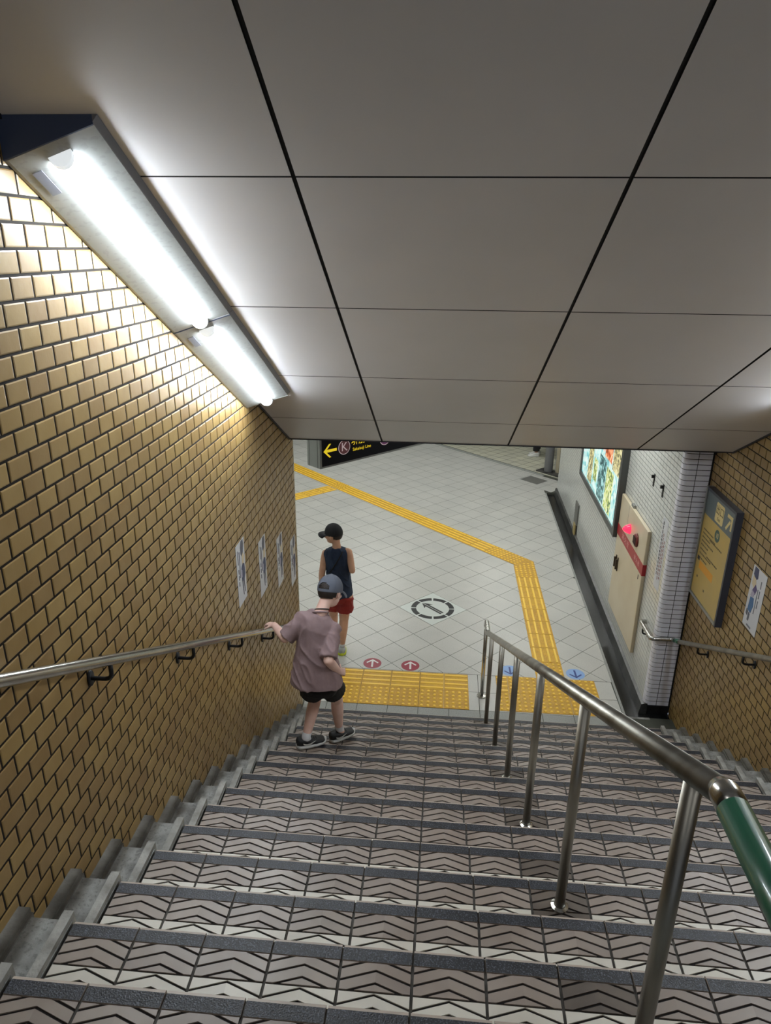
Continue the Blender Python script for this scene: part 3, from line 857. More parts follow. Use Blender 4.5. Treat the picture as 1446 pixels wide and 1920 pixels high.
while y < 3.2:
    put(t, 'bar', px_, y); y += 0.3
put(t, 'dot', px_, y); yb_ = y+0.15
cb = MB(); cp = [(1.1065,yb_+.0015),(1.4035,yb_+.0015),(1.4035,3.872),(1.332,3.943),(1.124,3.737),(1.1065,3.72)]
cb.prism([(x_-1.25,y_-.9) for x_, y_ in cp], .0004, .004)
for i_ in range(5):
    for j_ in range(5):
        x_, y_ = 1.135+.06*i_, yb_+.03+.06*j_
        if y_ > 3.70+(x_-1.13)*0.75: continue
        cb.rings([((x_-1.25,y_-.9,h_),(1,0,0),(0,1,0),r_,r_) for h_, r_ in ((0.0038,0.0165),(0.0075,0.0135),(0.0095,0.008))], 10, 1)
part('corner_block', cb, [m_yellow, m_yellow_hi], t)
t = thing('tactile_paving', 'long diagonal yellow tactile path across the concourse with a side branch', 'tactile paving', (-1.845, 6.93, 0))
dx_, dy_ = -math.sin(math.pi/4), math.cos(math.pi/4)
cx, cy = 1.125, 3.945
for k2 in range(0, 26):
    x, y = cx+dx_*0.3*k2, cy+dy_*0.3*k2
    if x < -4.3: break
    jn = abs(x+1.845) < 0.11
    put(t, 'dot' if k2 in (0, 1) or jn else 'bar', x, y, math.pi/4)
for k2 in range(1, 9):
    x, y = -1.845-0.3*k2*math.sin(math.pi/4)-0.02, 6.93-0.3*k2*math.cos(math.pi/4)-0.02
    put(t, 'bar', x, y, -math.pi/4)

# ------------------------------------------------------------------ floor stickers
def disc(r, n=40, a0=0, a1=2*math.pi): return [(r*math.cos(a0+(a1-a0)*i/n), r*math.sin(a0+(a1-a0)*i/n)) for i in range(n)]
def round_sticker(x, y, mbase, marr, label, up, group):
    t = thing('floor_sticker', label, 'floor sticker', (x, y, 0.0), 0.03 + (0 if up else math.pi), group)
    part('disc', MB().prism(disc(0.098), 0.0003, 0.0012), mbase, t)
    b = MB(); z0, z1 = 0.0012, 0.0018
    b.prism([(-.010,-.07),(.010,-.07),(.010,.05),(-.010,.05)], z0, z1)
    for s in (-1, 1):
        p = [(0, .076), (0, .050), (s*.058, .000), (s*.066, .016)]
        b.prism(p if area(p) > 0 else p[::-1], z0, z1)
    part('arrow', b, marr, t)
round_sticker(-0.631, 1.041, m_stk_red, m_stk_white, 'left one of two red round floor stickers with white arrow', True, 'red arrow stickers')
round_sticker(-0.220, 1.035, m_stk_red, m_stk_white, 'right one of two red round floor stickers with white arrow', True, 'red arrow stickers')
round_sticker(0.843, 1.043, m_stk_blue, m_stk_dblue, 'pale blue round arrow sticker left of tactile path, behind railing', False, 'blue arrow stickers')
round_sticker(1.528, 1.046, m_stk_blue, m_stk_dblue, 'pale blue round arrow sticker right of tactile path, near gutter', False, 'blue arrow stickers')
t = thing('floor_sticker', 'large black broken ring with an arrow on a pale square, on concourse floor', 'floor sticker', (-0.0098, 1.9126+FS*1.4142, 0), FA_)
part('film', MB().box(-FS+.004, FS-.004, -FS+.004, FS-.004, 0.0003, 0.0010), m_stk_base, t)
b = MB()
for k2 in range(8):
    a0 = math.radians(k2*45+22.5-FA_*0+1.5-22.5-math.degrees(FA_)); gap = math.radians(2.3 if k2 % 2 else 2.6)
    a0 += gap; a1 = a0+math.radians(45)-2*gap
    n_ = 9
    poly = [(0.268*math.cos(a0+(a1-a0)*i/n_), 0.268*math.sin(a0+(a1-a0)*i/n_)) for i in range(n_+1)] + [(0.205*math.cos(a1-(a1-a0)*i/n_), 0.205*math.sin(a1-(a1-a0)*i/n_)) for i in range(n_+1)]
    for i in range(n_):
        b.prism([poly[i], poly[i+1], poly[2*n_-i], poly[2*n_+1-i]], 0.001, 0.0016)
part('ring', b, m_stk_black, t)
b = MB()
for s in (-1, 1):
    p = [(s*.005,-.165),(s*.030,-.165),(s*.030,.095),(s*.072,.070),(s*.005,.185)]
    b.prism(p if area(p) > 0 else p[::-1], 0.001, 0.0016)
part('arrow', b, m_stk_black, t)

# ------------------------------------------------------------------ posters on the brick walls
def poster(x0, yc, zc, w, h, rot, label, group, wide=False):
    t = thing('poster', label, 'poster', (x0, yc, zc-h/2), rot, group)
    e = 0.0012
    part('sheet', MB().box(-w/2, w/2, -e, 0, 0, h), m_paper, t)
    b = MB(); mats = [m_navy, m_navy2, m_pcream, m_plilac, m_ppurple, m_pblue, m_ptext]
    L = 0
    def pg(poly, mi):
        nonlocal L
        L += 1
        q = [(x*w, z*h) for x, z in poly]
        if area(q) < 0: q = q[::-1]
        b.face_poly(q, -e-0.0002*L-0.0003, -e, mi)
    if not wide:
        pg([(.02,.80),(.12,.74),(.30,.78),(.40,.90),(.34,.99),(.10,.99),(.0,.90)], 1)
        pg([(.12,.60),(.30,.58),(.40,.70),(.30,.78),(.14,.75)], 2)
        pg([(.0,.36),(.26,.30),(.42,.42),(.38,.58),(.18,.62),(.02,.56)], 0)
        pg([(-.05,.44),(.06,.40),(.08,.52),(-.04,.54)], 3)
        pg([(.02,.36),(.12,.10),(.17,.10),(.14,.36)], 1)
        pg([(.20,.34),(.27,.12),(.32,.12),(.30,.36)], 1)
        for z in (.90,.84,.78): pg([(-.34,z-.10),(-.29,z-.10),(-.29,z),(-.34,z)], 6)
        for z in (.60,.50,.40): pg([(-.33,z-.07),(-.28,z-.07),(-.28,z),(-.33,z)], 6)
        pg([(-.18,.44),(-.14,.44),(-.14,.86),(-.18,.86)], 6)
    else:
        pg([(-.38,.99),(-.10,.99),(-.06,.84),(-.20,.80),(-.40,.86)], 0)
        pg([(-.40,.70),(-.22,.66),(-.10,.74),(-.18,.82),(-.38,.84)], 2)
        pg([(-.30,.60),(-.06,.58),(.02,.68),(-.12,.74)], 4)
        pg([(-.34,.52),(-.14,.50),(-.08,.60),(-.26,.62)], 3)
        pg([(-.34,.28),(-.10,.26),(.0,.40),(-.06,.52),(-.30,.50)], 5)
        pg([(-.40,.20),(-.28,.18),(-.26,.26),(-.38,.28)], 1)
        pg([(-.24,.12),(-.14,.12),(-.12,.24),(-.22,.26)], 1)
        for z in (.86,.70,.54): pg([(.20,z-.12),(.24,z-.12),(.24,z),(.20,z)], 6)
        pg([(.08,.30),(.11,.30),(.11,.70),(.08,.70)], 6)
        pg([(-.18,.04),(.12,.04),(.12,.065),(-.18,.065)], 6)
    part('printed_picture', b, mats, t)
xp = LX+0.0035
poster(xp, -1.412, 2.230, 0.185, 0.430, math.pi/2, 'largest and nearest of four white posters on the left brick wall', 'posters on the left wall')
poster(xp, -0.890, 2.035, 0.185, 0.435, math.pi/2, 'second white poster from the near end on the left brick wall', 'posters on the left wall')
poster(xp, -0.370, 1.845, 0.185, 0.425, math.pi/2, 'third white poster from the near end on the left brick wall', 'posters on the left wall')
poster(xp, 0.095, 1.625, 0.185, 0.430, math.pi/2, 'farthest of four white posters, at the end of left brick wall', 'posters on the left wall')
poster(RX-0.0035, -0.715, 1.848, 0.225, 0.480, -math.pi/2, 'white poster with blue printed picture on right brick wall', None, True)

# ------------------------------------------------------------------ framed exit map on the right wall
t = thing('framed_map', 'yellow exit map in a grey metal frame on the right brick wall', 'framed map', (RX-0.0035, 0.045, 1.375), -math.pi/2)
w, h, dp = 0.655, 0.985, 0.055
part('backing', MB().box(-w/2+.004, w/2-.004, -dp+.012, 0, .004, h-.004), m_frame_dk, t)
fw = 0.024
for nm, bx_, mm in (('frame_side',(-w/2,-w/2+fw,0,h),m_frame_al),('frame_side',(w/2-fw,w/2,0,h),m_frame_dk),('frame_rail',(-w/2+fw,w/2-fw,0,fw),m_frame_al),('frame_rail',(-w/2+fw,w/2-fw,h-fw,h),m_frame_dk)):
    part(nm, MB().box(bx_[0],bx_[1],-dp,0,bx_[2],bx_[3]), mm, t)
yf = -dp+.011
sh = MB(); sh.box(-w/2+fw, w/2-fw, yf, yf+.004, fw, h-fw)
pn = part('map_sheet', sh, m_sign_y, t)
hd = MB(); hd.box(-w/2+fw, w/2-fw, yf-.0004, yf, h-.235, h-fw); part('header_band', hd, m_sign_g, pn)
b = MB()
def rrect(x0, x1, z0, z1, r, n=4):
    o_ = []
    for cx_, cz_, a in ((x1-r,z0+r,-90),(x1-r,z1-r,0),(x0+r,z1-r,90),(x0+r,z0+r,180)):
        for i in range(n+1):
            q = math.radians(a+90*i/n); o_.append((cx_+r*math.cos(q), cz_+r*math.sin(q)))
    return o_
b.face_poly(rrect(-.085,.085,h-.215,h-.055,.018), yf-.001, yf-.0004); part('exit_plate', b, m_sign_pale, pn)
b = MB()
b.face_poly([(.145,h-.19),(.165,h-.205),(.232,h-.125),(.212,h-.108)], yf-.001, yf-.0004)
b.face_poly([(.155,h-.098),(.155,h-.070),(.262,h-.070),(.262,h-.185),(.235,h-.185),(.235,h-.098)], yf-.001, yf-.0004)
part('arrow', b, m_sign_pale, pn)
text_part('exit_lettering', '出口', 0.085, m_sign_brown, pn, (0, yf-.0012, h-.118))
text_part('exit_small_lettering', 'Exit', 0.04, m_sign_brown, pn, (0, yf-.0012, h-.185))
b = MB(); b.face_poly([(0.03+.052*math.cos(i*math.pi/12), h-.315+.052*math.sin(i*math.pi/12)) for i in range(24)], yf-.0008, yf); part('number_disc', b, m_sign_teal, pn)
text_part('number_lettering', '10', 0.065, m_sign_pale, pn, (0.03, yf-.0012, h-.315), 0.8)
b = MB()
random.seed(3)
for i, (x0, x1, zt_) in enumerate([(-.26,-.05,.62),(-.26,.02,.585),(-.26,-.08,.55),(-.26,0,.515),(-.26,-.1,.48),(-.1,.16,.575),(-.26,-.12,.44),(-.1,.12,.42),(-.26,-.02,.40),(-.26,-.1,.36)]):
    x = x0
    while x < x1:
        l = random.uniform(.012,.028); b.face_poly([(x,zt_),(x+l,zt_),(x+l,zt_+.013),(x,zt_+.013)], yf-.0006, yf); x += l+.007
for x, z in ((-.235,.185),(-.05,.13)): b.face_poly([(x,z),(x+.025,z),(x+.025,z+.02),(x,z+.02)], yf-.0006, yf)
part('fine_print', b, m_sign_brown, pn)['kind'] = 'stuff'
b = MB(); b.face_poly([(-.225,.275),(.09,.275),(.09,.345),(-.225,.345)], yf-.0006, yf); part('orange_label', b, m_sign_orange, pn)
b = MB(); b.face_poly([(-.285,.335),(-.235,.335),(-.235,.37),(-.285,.37)], yf-.0007, yf); part('black_label', b, m_pblack, pn)

# ------------------------------------------------------------------ things on the white wall (local x runs towards the viewer)
RW = -math.pi/2-WA
def wall_thing(name, label, cat, y, z, group=None):
    u = y-PY
    return thing(name, label, cat, Wp(u, 0.0003, z), RW, group)
# hydrant cabinet
t = wall_thing('hydrant_cabinet', 'cream fire hydrant cabinet with red band and red lamp on white wall', 'cabinet', 1.635, 0.285)
w, h, dp = 1.15, 1.36, 0.036
o = part('body', MB().box(-w/2, w/2, -dp, 0, 0, h), m_cream, t)
bv = o.modifiers.new('edge', 'BEVEL'); bv.width = 0.006; bv.segments = 2
part('door_seam', MB().box(-0.205, -0.201, -dp-.0004, -dp+.002, h-.36, h-.01), m_hatch, t)
bz0, bz1 = 0.885, 1.005
rb = part('red_band', MB().box(-w/2, w/2+.002, -dp-.0025, 0.0, bz0, bz1), m_redband, t)
text_part('band_lettering', '消 火 栓', 0.075, m_redtext, rb, (-0.18, -dp-.003, (bz0+bz1)/2), 1.2)
text_part('band_lettering', '消 火 栓', 0.055, m_redtext, rb, (0.34, -dp-.003, (bz0+bz1)/2), 1.1)
lp = MB().rings([((-0.07,-dp-d_,1.13),(1,0,0),(0,0,1),r,r) for d_, r in ((0,.055),(.02,.05),(.05,.036),(.075,.012))], 18)
part('signal_lamp', lp, m_redlamp, t, True)
bl = MB().rings([((0.24,-dp-d_,1.13),(1,0,0),(0,0,1),r,r) for d_, r in ((0,.072),(.014,.07),(.024,.058),(.027,.02))], 22)
be = part('bell', bl, m_bell, t, True)
for k2 in range(-2, 3):
    part('bell_slot', MB().box(.24+k2*.022-.003, .24+k2*.022+.003, -dp-.029, -dp-.02, 1.09, 1.17), m_pblack, be)
for x in (-0.44, -0.36):
    hd = MB(); hd.box(x-.012, x+.012, -dp-.010, -dp, .50, .66); hd.box(x-.007, x+.007, -dp-.03, -dp-.01, .52, .64)
    part('door_handle', hd, m_brown, t)
part('top_latch', MB().box(-.17,-.08,-dp*.8,-.004,h,h+.03), m_frame_al, t)
part('keyhole', MB().box(.46,.475,-dp-.003,-dp,.80,.85), m_brown, t)
# backlit advertising panel
t = wall_thing('light_box', 'backlit advertising panel with food pictures in dark grey frame on white wall', 'light box', 3.445, 1.10)
w, h, dp = 2.42, 1.45, 0.075
part('case', MB().box(-w/2+.01, w/2-.01, -dp+.02, 0, .01, h-.01), m_frame_grey, t)
fw = 0.075
for nm, q in (('frame_side',(-w/2,-w/2+fw,0,h)),('frame_side',(w/2-fw,w/2,0,h)),('frame_rail',(-w/2+fw,w/2-fw,0,fw)),('frame_rail',(-w/2+fw,w/2-fw,h-fw,h))):
    part(nm, MB().box(q[0],q[1],-dp,0,q[2],q[3]), m_frame_grey, t)
def lit_print(name, c1, c2, c3, sc, st=0.9):
    m = bpy.data.materials.new(name); m.use_nodes = True; nt = m.node_tree; N = nt.nodes; Lk = nt.links
    bs_ = N['Principled BSDF']; bs_.inputs['Roughness'].default_value = 0.3
    g_ = N.new('ShaderNodeNewGeometry'); vo = N.new('ShaderNodeTexNoise'); vo.inputs['Scale'].default_value = sc; vo.inputs['Detail'].default_value = 5; vo.inputs['Distortion'].default_value = 1.6
    Lk.new(g_.outputs['Position'], vo.inputs['Vector'])
    rp = N.new('ShaderNodeValToRGB'); e = rp.color_ramp.elements
    e[0].position = .38; e[0].color = c1; e[1].position = .64; e[1].color = c3
    q = e.new(.50); q.color = c2
    Lk.new(vo.outputs['Fac'], rp.inputs['Fac']); Lk.new(rp.outputs['Color'], bs_.inputs['Base Color'])
    Lk.new(rp.outputs['Color'], bs_.inputs['Emission Color']); bs_.inputs['Emission Strength'].default_value = st
    return m
lm = [lit_print('lit_print_cyan', srgb(110,180,185), srgb(180,222,220), srgb(232,242,238), 9, 0.7),
      lit_print('lit_print_olive', srgb(60,70,50), srgb(150,140,90), srgb(225,215,170), 14),
      lit_print('lit_print_orange', srgb(120,50,20), srgb(205,100,50), srgb(235,200,160), 10),
      lit_print('lit_print_teal', srgb(20,60,64), srgb(50,100,100), srgb(160,205,205), 10),
      lit_print('lit_print_green', srgb(60,90,50), srgb(170,180,90), srgb(230,235,200), 12),
      lit_print('lit_print_pink', srgb(190,90,80), srgb(225,170,160), srgb(240,235,230), 8)]
y0_ = -dp+.018
sh = part('picture_sheet', MB().box(-w/2+fw, w/2-fw, y0_, y0_+.003, fw, h-fw), lm[0], t)
cells = [(-1.16,-.75,.08,1.36,0),(-.72,-.42,.10,.70,1),(-.74,-.30,.72,1.36,2),(-.39,-.05,.12,.68,0),(-.33,-.11,.22,.52,4),(-.27,.22,.74,1.36,5),(-.02,.40,.10,.66,3),(.25,.66,.70,1.36,2),(.44,.82,.10,.62,4),(.70,1.14,.66,1.36,1),(.86,1.14,.10,.60,0),(-1.02,-.86,.9,1.2,5)]
for x0, x1, z0, z1, mi in cells:
    part('picture', MB().box(x0, x1, y0_-.0006 - (0.0004 if mi in (4,5) else 0), y0_, z0, z1), lm[mi], sh)
# small things on the white wall
for yv, lb in ((1.24, 'small black wall hook on white tiles, nearer the lit advertising panel'), (0.92, 'small black wall hook on white tiles, nearer the pillar')):
    t = wall_thing('wall_hook', lb, 'hook', yv, 2.055, 'black hooks on the white wall')
    part('plate', MB().box(-.016,.016,-.006,0,0,.125), m_iron, t)
    part('prong', MB().box(-.010,.010,-.03,-.006,.085,.115), m_iron, t)
t = wall_thing('paper_notice', 'narrow white paper notice with vertical lettering on white tile wall', 'notice', 0.695, 1.22)
part('sheet', MB().box(-.085,.085,-.0012,0,0,.70), m_paper, t)
b = MB(); b2 = MB()
random.seed(5)
for colx, bb_, st in ((-.045,b,.0),(.0,b2,.1),(.045,b2,.16)):
    z = .66-st
    while z > .12:
        l = random.uniform(.022,.036)
        for q in range(3):
            zz = z-l*(q+.5)/3; ww = random.uniform(.010,.018)
            bb_.face_poly([(colx-ww,zz-.003),(colx+ww,zz-.003),(colx+ww,zz+.003),(colx-ww,zz+.003)], -.0018, -.0012)
        bb_.face_poly([(colx-.003,z-l),(colx+.003,z-l),(colx+.003,z),(colx-.003,z)], -.0018, -.0012)
        z -= l+.010
part('black_lettering', b, m_pblack, t)['kind'] = 'stuff'
part('red_lettering', b2, mat('print_red_brown', srgb(140,90,90), .5), t)['kind'] = 'stuff'
t = wall_thing('wall_hatch', 'small grey metal hatch low on white wall with a board below', 'hatch', 4.85, 0.02)
part('cover', MB().box(-.12,.12,-.02,0,.22,.55), m_hatch, t)
part('opening', MB().box(-.12,.12,-.006,0,0.0,.22), m_pblack, t)
part('board', MB().box(-.07,.07,-.03,-.012,0.0,.22), m_wood, t)

# ------------------------------------------------------------------ hanging station sign
SZ = 2.10
def onplane(u, v, z):
    d_ = CR*(u-723)/CAM_F + CD*(v-960)/CAM_F + CFW
    return CAM_C + d_*(z-CAM_C[2])/d_[2]
S0 = (-1.189, 1.273)             # near left corner of the sign
sang = math.radians(47.5)
t = thing('hanging_sign', 'black hanging station sign with yellow arrow and line name in grey case', 'sign', (S0[0], S0[1], SZ), sang)
w, h, dp = 1.9, 0.36, 0.215
part('case', MB().box(0.0, w, 0.004, dp, 0.0, h), m_signcase, t)
part('front_edge', MB().box(0.0, .022, 0.0, .004, 0, h).box(.022, w, 0, .004, 0, .018).box(.022, w, 0, .004, h-.018, h), m_signcase2, t)
part('end_groove', MB().box(-.002, 0, .04, .045, 0, h).box(-.002, 0, .18, .185, 0, h), m_signcase2, t)
fp = part('face_panel', MB().box(.022, w, .001, .004, .018, h-.018), m_signblk, t)
b = MB()
ax, az = .130, .172
b.face_poly([(ax-.085,az),(ax-.013,az-.07),(ax+.012,az-.07),(ax-.045,az-.014),(ax+.085,az-.014),(ax+.085,az+.014),(ax-.045,az+.014),(ax+.012,az+.07),(ax-.013,az+.07)], -.0015, .001)
ao = part('arrow', b, m_signyel, fp)
def circ(cx_, cz_, r, n=28): return [(cx_+r*math.cos(2*math.pi*i/n), cz_+r*math.sin(2*math.pi*i/n)) for i in range(n)]
for cx_, mm, ltr in ((.315, m_signbrn, 'K'), (.885, m_signpur, 'T')):
    cz_ = .175
    part('line_badge_rim', MB().face_poly(circ(cx_, cz_, .078), -.001, .001), m_signwht, fp)
    part('line_badge', MB().face_poly(circ(cx_, cz_, .071), -.0018, .001), mm, fp)
    text_part('badge_letter', ltr, .13, m_signwht, fp, (cx_, -.002, cz_))
text_part('line_lettering', '堺筋線', .098, m_signyel, fp, (.555, -.0012, .215))
text_part('line_small_lettering', 'Sakaisuji Line', .048, m_signyel, fp, (.555, -.0012, .128))
for x in (.3, 1.6):
    part('hanger', MB().tube([(x, dp/2, h), (x, dp/2, CZ-SZ)], .012, 12), m_frame_al, t, True)

# ------------------------------------------------------------------ far corner: door, post, plate
A45 = -math.pi/4
t = thing('door_1', 'beige metal door in the far corner behind the white wall', 'door', (2.30, 8.16, 0), A45, kind='structure')
part('leaf', MB().box(0.07, .95, 0.03, .07, 0.03, 2.1), m_door, t)
part('frame', MB().box(0, .07, 0, .1, 0, 2.2).box(.95, 1.02, 0, .1, 0, 2.2).box(.07, .95, 0, .1, 2.1, 2.2), m_door, t)
part('leaf_rib', MB().box(.20, .21, .022, .03, .05, 2.05), m_frame_grey, t)
part('threshold', MB().box(-.35, 1.3, -.16, .1, 0, .03), m_marble, t)
struct('wall_corner', MB().prism([(2.32,8.36),(3.2,7.45),(9,7.45),(9,9.5),(3.2,9.5)], 0, CZ), m_plain, 'plain wall block behind the beige door', 'wall')
t = thing('corner_post', 'grey round metal post beside the beige door', 'post', (2.17, 8.22, 0))
autosmooth(part('shaft', MB().rings([((0,0,z_),(1,0,0),(0,1,0),.085,.085) for z_ in (0.0,2.6,CZ)], 24), m_post_grey, t), 40)
part('base_ring', MB().rings([((0,0,z_),(1,0,0),(0,1,0),.10,.10) for z_ in (0.0005,0.03)], 24), m_marble, t)
t = thing('floor_plate', 'dark grey square cover plate in floor near the end of gutter', 'cover plate', (1.83, 7.70, 0), math.pi/4)
part('plate', MB().box(-.16,.16,-.2,.2,0.0003,.003), m_hatch, t)
part('rim', MB().box(-.17,.17,-.21,.21,0.0002,.0016), m_post_grey, t)

# ------------------------------------------------------------------ people
def remesh(name, mb, voxel, smooth, material, parent, fold=None, group_mats=None):
    me = mb.mesh('tmp_'+name, material)
    o = bpy.data.objects.new('tmp_'+name, me); COL.objects.link(o)
    r = o.modifiers.new('r', 'REMESH'); r.mode = 'VOXEL'; r.voxel_size = voxel
    s = o.modifiers.new('s', 'SMOOTH'); s.factor = 0.5; s.iterations = smooth
    dg = bpy.context.evaluated_depsgraph_get()
    out = bpy.data.meshes.new_from_object(o.evaluated_get(dg))
    bpy.data.objects.remove(o, do_unlink=True); bpy.data.meshes.remove(me)
    out.name = name
    if fold:
        amp, sc = fold
        n = len(out.vertices); co = np.empty(n*3); out.vertices.foreach_get('co', co); co = co.reshape(-1, 3)
        nr = np.empty(n*3); out.vertices.foreach_get('normal', nr); nr = nr.reshape(-1, 3)
        def fold_h(c):
            w_ = mnoise.noise(Vector((c[0]*5, c[1]*5, c[2]*4)))
            a_ = 1-abs(mnoise.noise(Vector((c[0]*sc*.9+c[2]*sc*.55+w_*.8, c[1]*sc*.8, c[2]*sc*.28-c[0]*sc*.2))))*2
            return max(0, a_)**3*1.1-.35 + .35*mnoise.noise(Vector(c)*sc*.6+Vector((9,3,1)))
        d = np.array([fold_h(c) for c in co])
        co += nr*(d*amp)[:, None]
        out.vertices.foreach_set('co', co.ravel())
    out.materials.clear(); out.materials.append(material)
    out.polygons.foreach_set('material_index', [0]*len(out.polygons))
    out.polygons.foreach_set('use_smooth', [True]*len(out.polygons)); out.update()
    ob = link(name, out, parent)
    return ob
def limb(b, pts, rads, seg=14, sub=5):
    P = [Vector(p) for p in pts]; n = len(P); op, orr = [], []
    for i in range(n-1):
        p0, p1, p2, p3 = P[max(i-1,0)], P[i], P[i+1], P[min(i+2,n-1)]
        for k in range(sub):
            t = k/sub
            q = 0.5*((2*p1)+(p2-p0)*t+(2*p0-5*p1+4*p2-p3)*t*t+(3*p1-p0-3*p2+p3)*t**3)
            q = q*0.5 + (p1.lerp(p2, t))*0.5
            op.append(q); orr.append(rads[i]*(1-t)+rads[i+1]*t)
    op.append(P[-1]); orr.append(rads[-1])
    b.tube(op, orr, seg)
    b.ellipsoid(op[0], [orr[0]]*3, seg=12, ring=8); b.ellipsoid(op[-1], [orr[-1]]*3, seg=12, ring=8)
def hand(b, wrist, d, nrm, thumb, size=1.0, curl=0.35, spread=0.06):
    # d: along the hand, nrm: out of the palm, thumb: towards the thumb
    w = Vector(wrist); d = Vector(d).normalized(); nrm = Vector(nrm); nrm = (nrm-d*nrm.dot(d)).normalized()
    s = d.cross(nrm).normalized()
    if s.dot(Vector(thumb)) < 0: s = -s
    L = 0.066*size; W = 0.029*size; T = 0.0115*size
    rr = [(w-d*0.012*size, s, nrm, W*0.62, T*1.15), (w+d*L*0.25, s, nrm, W*0.85, T*1.15), (w+d*L*0.65, s, nrm, W, T*1.1), (w+d*L, s, nrm, W*.97, T*.9)]
    b.rings(rr, 14)
    for k, (off, ln) in enumerate(((.75,.050),(.25,.058),(-.25,.054),(-.74,.042))):
        p = w + d*L*0.93 + s*W*off; dirv = (d + s*off*spread*3).normalized(); pts = [p]; cur = dirv.copy()
        for seg_, (fr, cm) in enumerate(((.42,.9),(.32,1.3),(.26,1.0))):
            ax = cur.cross(nrm).normalized()
            cur = (Matrix.Rotation(curl*cm, 3, ax) @ cur).normalized()
            p = p + cur*ln*fr*size; pts.append(p)
        limb(b, pts, [.0078*size,.0074*size,.0068*size,.0058*size], 10, 3)
    p = w + d*L*0.22 + s*W*0.75; cur = (d*0.55 + s*0.75 + nrm*0.35).normalized(); pts = [p]
    for fr in (.45,.35,.25):
        p = p + cur*0.05*fr*size; pts.append(p); cur = (cur*0.8 + d*0.35 + nrm*curl*0.5).normalized()
    limb(b, pts, [.0105*size,.009*size,.008*size,.0066*size], 10, 3)
def frame_of(yaw, pitch=0.0, roll=0.0):      # yaw>0 turns left, pitch>0 looks down
    return (Matrix.Rotation(yaw, 3, 'Z') @ Matrix.Rotation(-pitch, 3, 'X') @ Matrix.Rotation(roll, 3, 'Y'))
def head_into(b, c, R_, k=1.0):
    c = Vector(c); E = lambda p, r, rot=None: b.ellipsoid(c+R_ @ (Vector(p)*k), [q*k for q in r], R_ @ rot if rot else R_, 18, 12)
    E((0,-.004,.012), (.073,.088,.088))
    E((0,.022,-.040), (.058,.062,.066))
    E((0,.045,-.075), (.036,.036,.028))        # jaw and chin
    E((0,.083,-.022), (.010,.014,.020)); E((0,.093,-.032), (.011,.012,.009))   # nose
    E((0,.080,.016), (.048,.012,.012))         # brow
    E((0,.080,-.056), (.022,.010,.008))        # mouth
    for s in (-1, 1):
        E((s*.074,-.006,-.016), (.008,.017,.027), Matrix.Rotation(s*0.35, 3, 'Z'))
        E((s*.036,.064,-.028), (.020,.018,.018))
def face_bits(parent, c, R_, k=1.0):
    c = Vector(c)
    for s in (-1, 1):
        b = MB(); b.ellipsoid(c+R_ @ (Vector((s*.030,.079,-.006))*k), [.0115*k,.008*k,.006*k], R_, 12, 8); e = part('eye', b, m_eye, parent, True)
        b = MB(); b.ellipsoid(c+R_ @ (Vector((s*.030,.0855,-.006))*k), [.005*k,.003*k,.005*k], R_, 10, 6); part('iris', b, m_hair, e, True)
        b = MB(); b.ellipsoid(c+R_ @ (Vector((s*.031,.089,.012))*k), [.016*k,.004*k,.0032*k], R_, 10, 6); part('eyebrow', b, m_hair, parent, True)
    b = MB(); b.ellipsoid(c+R_ @ (Vector((0,.0895,-.056))*k), [.017*k,.0035*k,.005*k], R_, 12, 8); part('mouth', b, m_lips, parent, True)
def shell(c, R_, r, keep, seg=40, ring=26, thick=0.003, mi=0):
    b = MB(); c = Vector(c); idx = {}
    def P(i, j, rr): 
        th = math.pi*i/ring; a = 2*math.pi*j/seg
        return c + R_ @ Vector((rr[0]*math.sin(th)*math.cos(a), rr[1]*math.sin(th)*math.sin(a), rr[2]*math.cos(th)))
    r2 = [q-thick for q in r]
    for i in range(ring):
        for j in range(seg):
            th = math.pi*(i+.5)/ring; a = 2*math.pi*(j+.5)/seg
            d = (math.sin(th)*math.cos(a), math.sin(th)*math.sin(a), math.cos(th))
            if not keep(*d): continue
            for rr, order in ((r, 1), (r2, -1)):
                vs = [P(i,j,rr), P(i+1,j,rr), P(i+1,j+1,rr), P(i,j+1,rr)]
                b.add(vs, [(0,1,2,3) if order > 0 else (3,2,1,0)])
            for (ia,ja),(ib,jb),nd in (((i,j),(i,j+1),(i-.5,j+.5)),((i+1,j),(i+1,j+1),(i+1.5,j+.5)),((i,j),(i+1,j),(i+.5,j-.5)),((i,j+1),(i+1,j+1),(i+.5,j+1.5))):
                th = math.pi*nd[0]/ring; a = 2*math.pi*nd[1]/seg
                if keep(math.sin(th)*math.cos(a), math.sin(th)*math.sin(a), math.cos(th)): continue
                b.add([P(ia,ja,r),P(ib,jb,r),P(ib,jb,r2),P(ia,ja,r2)], [(0,1,2,3)])
    return b
def weld(o, dist=0.0004):
    import bmesh
    bm = bmesh.new(); bm.from_mesh(o.data); bmesh.ops.remove_doubles(bm, verts=bm.verts, dist=dist); bmesh.ops.recalc_face_normals(bm, faces=bm.faces); bm.to_mesh(o.data); bm.free(); return o
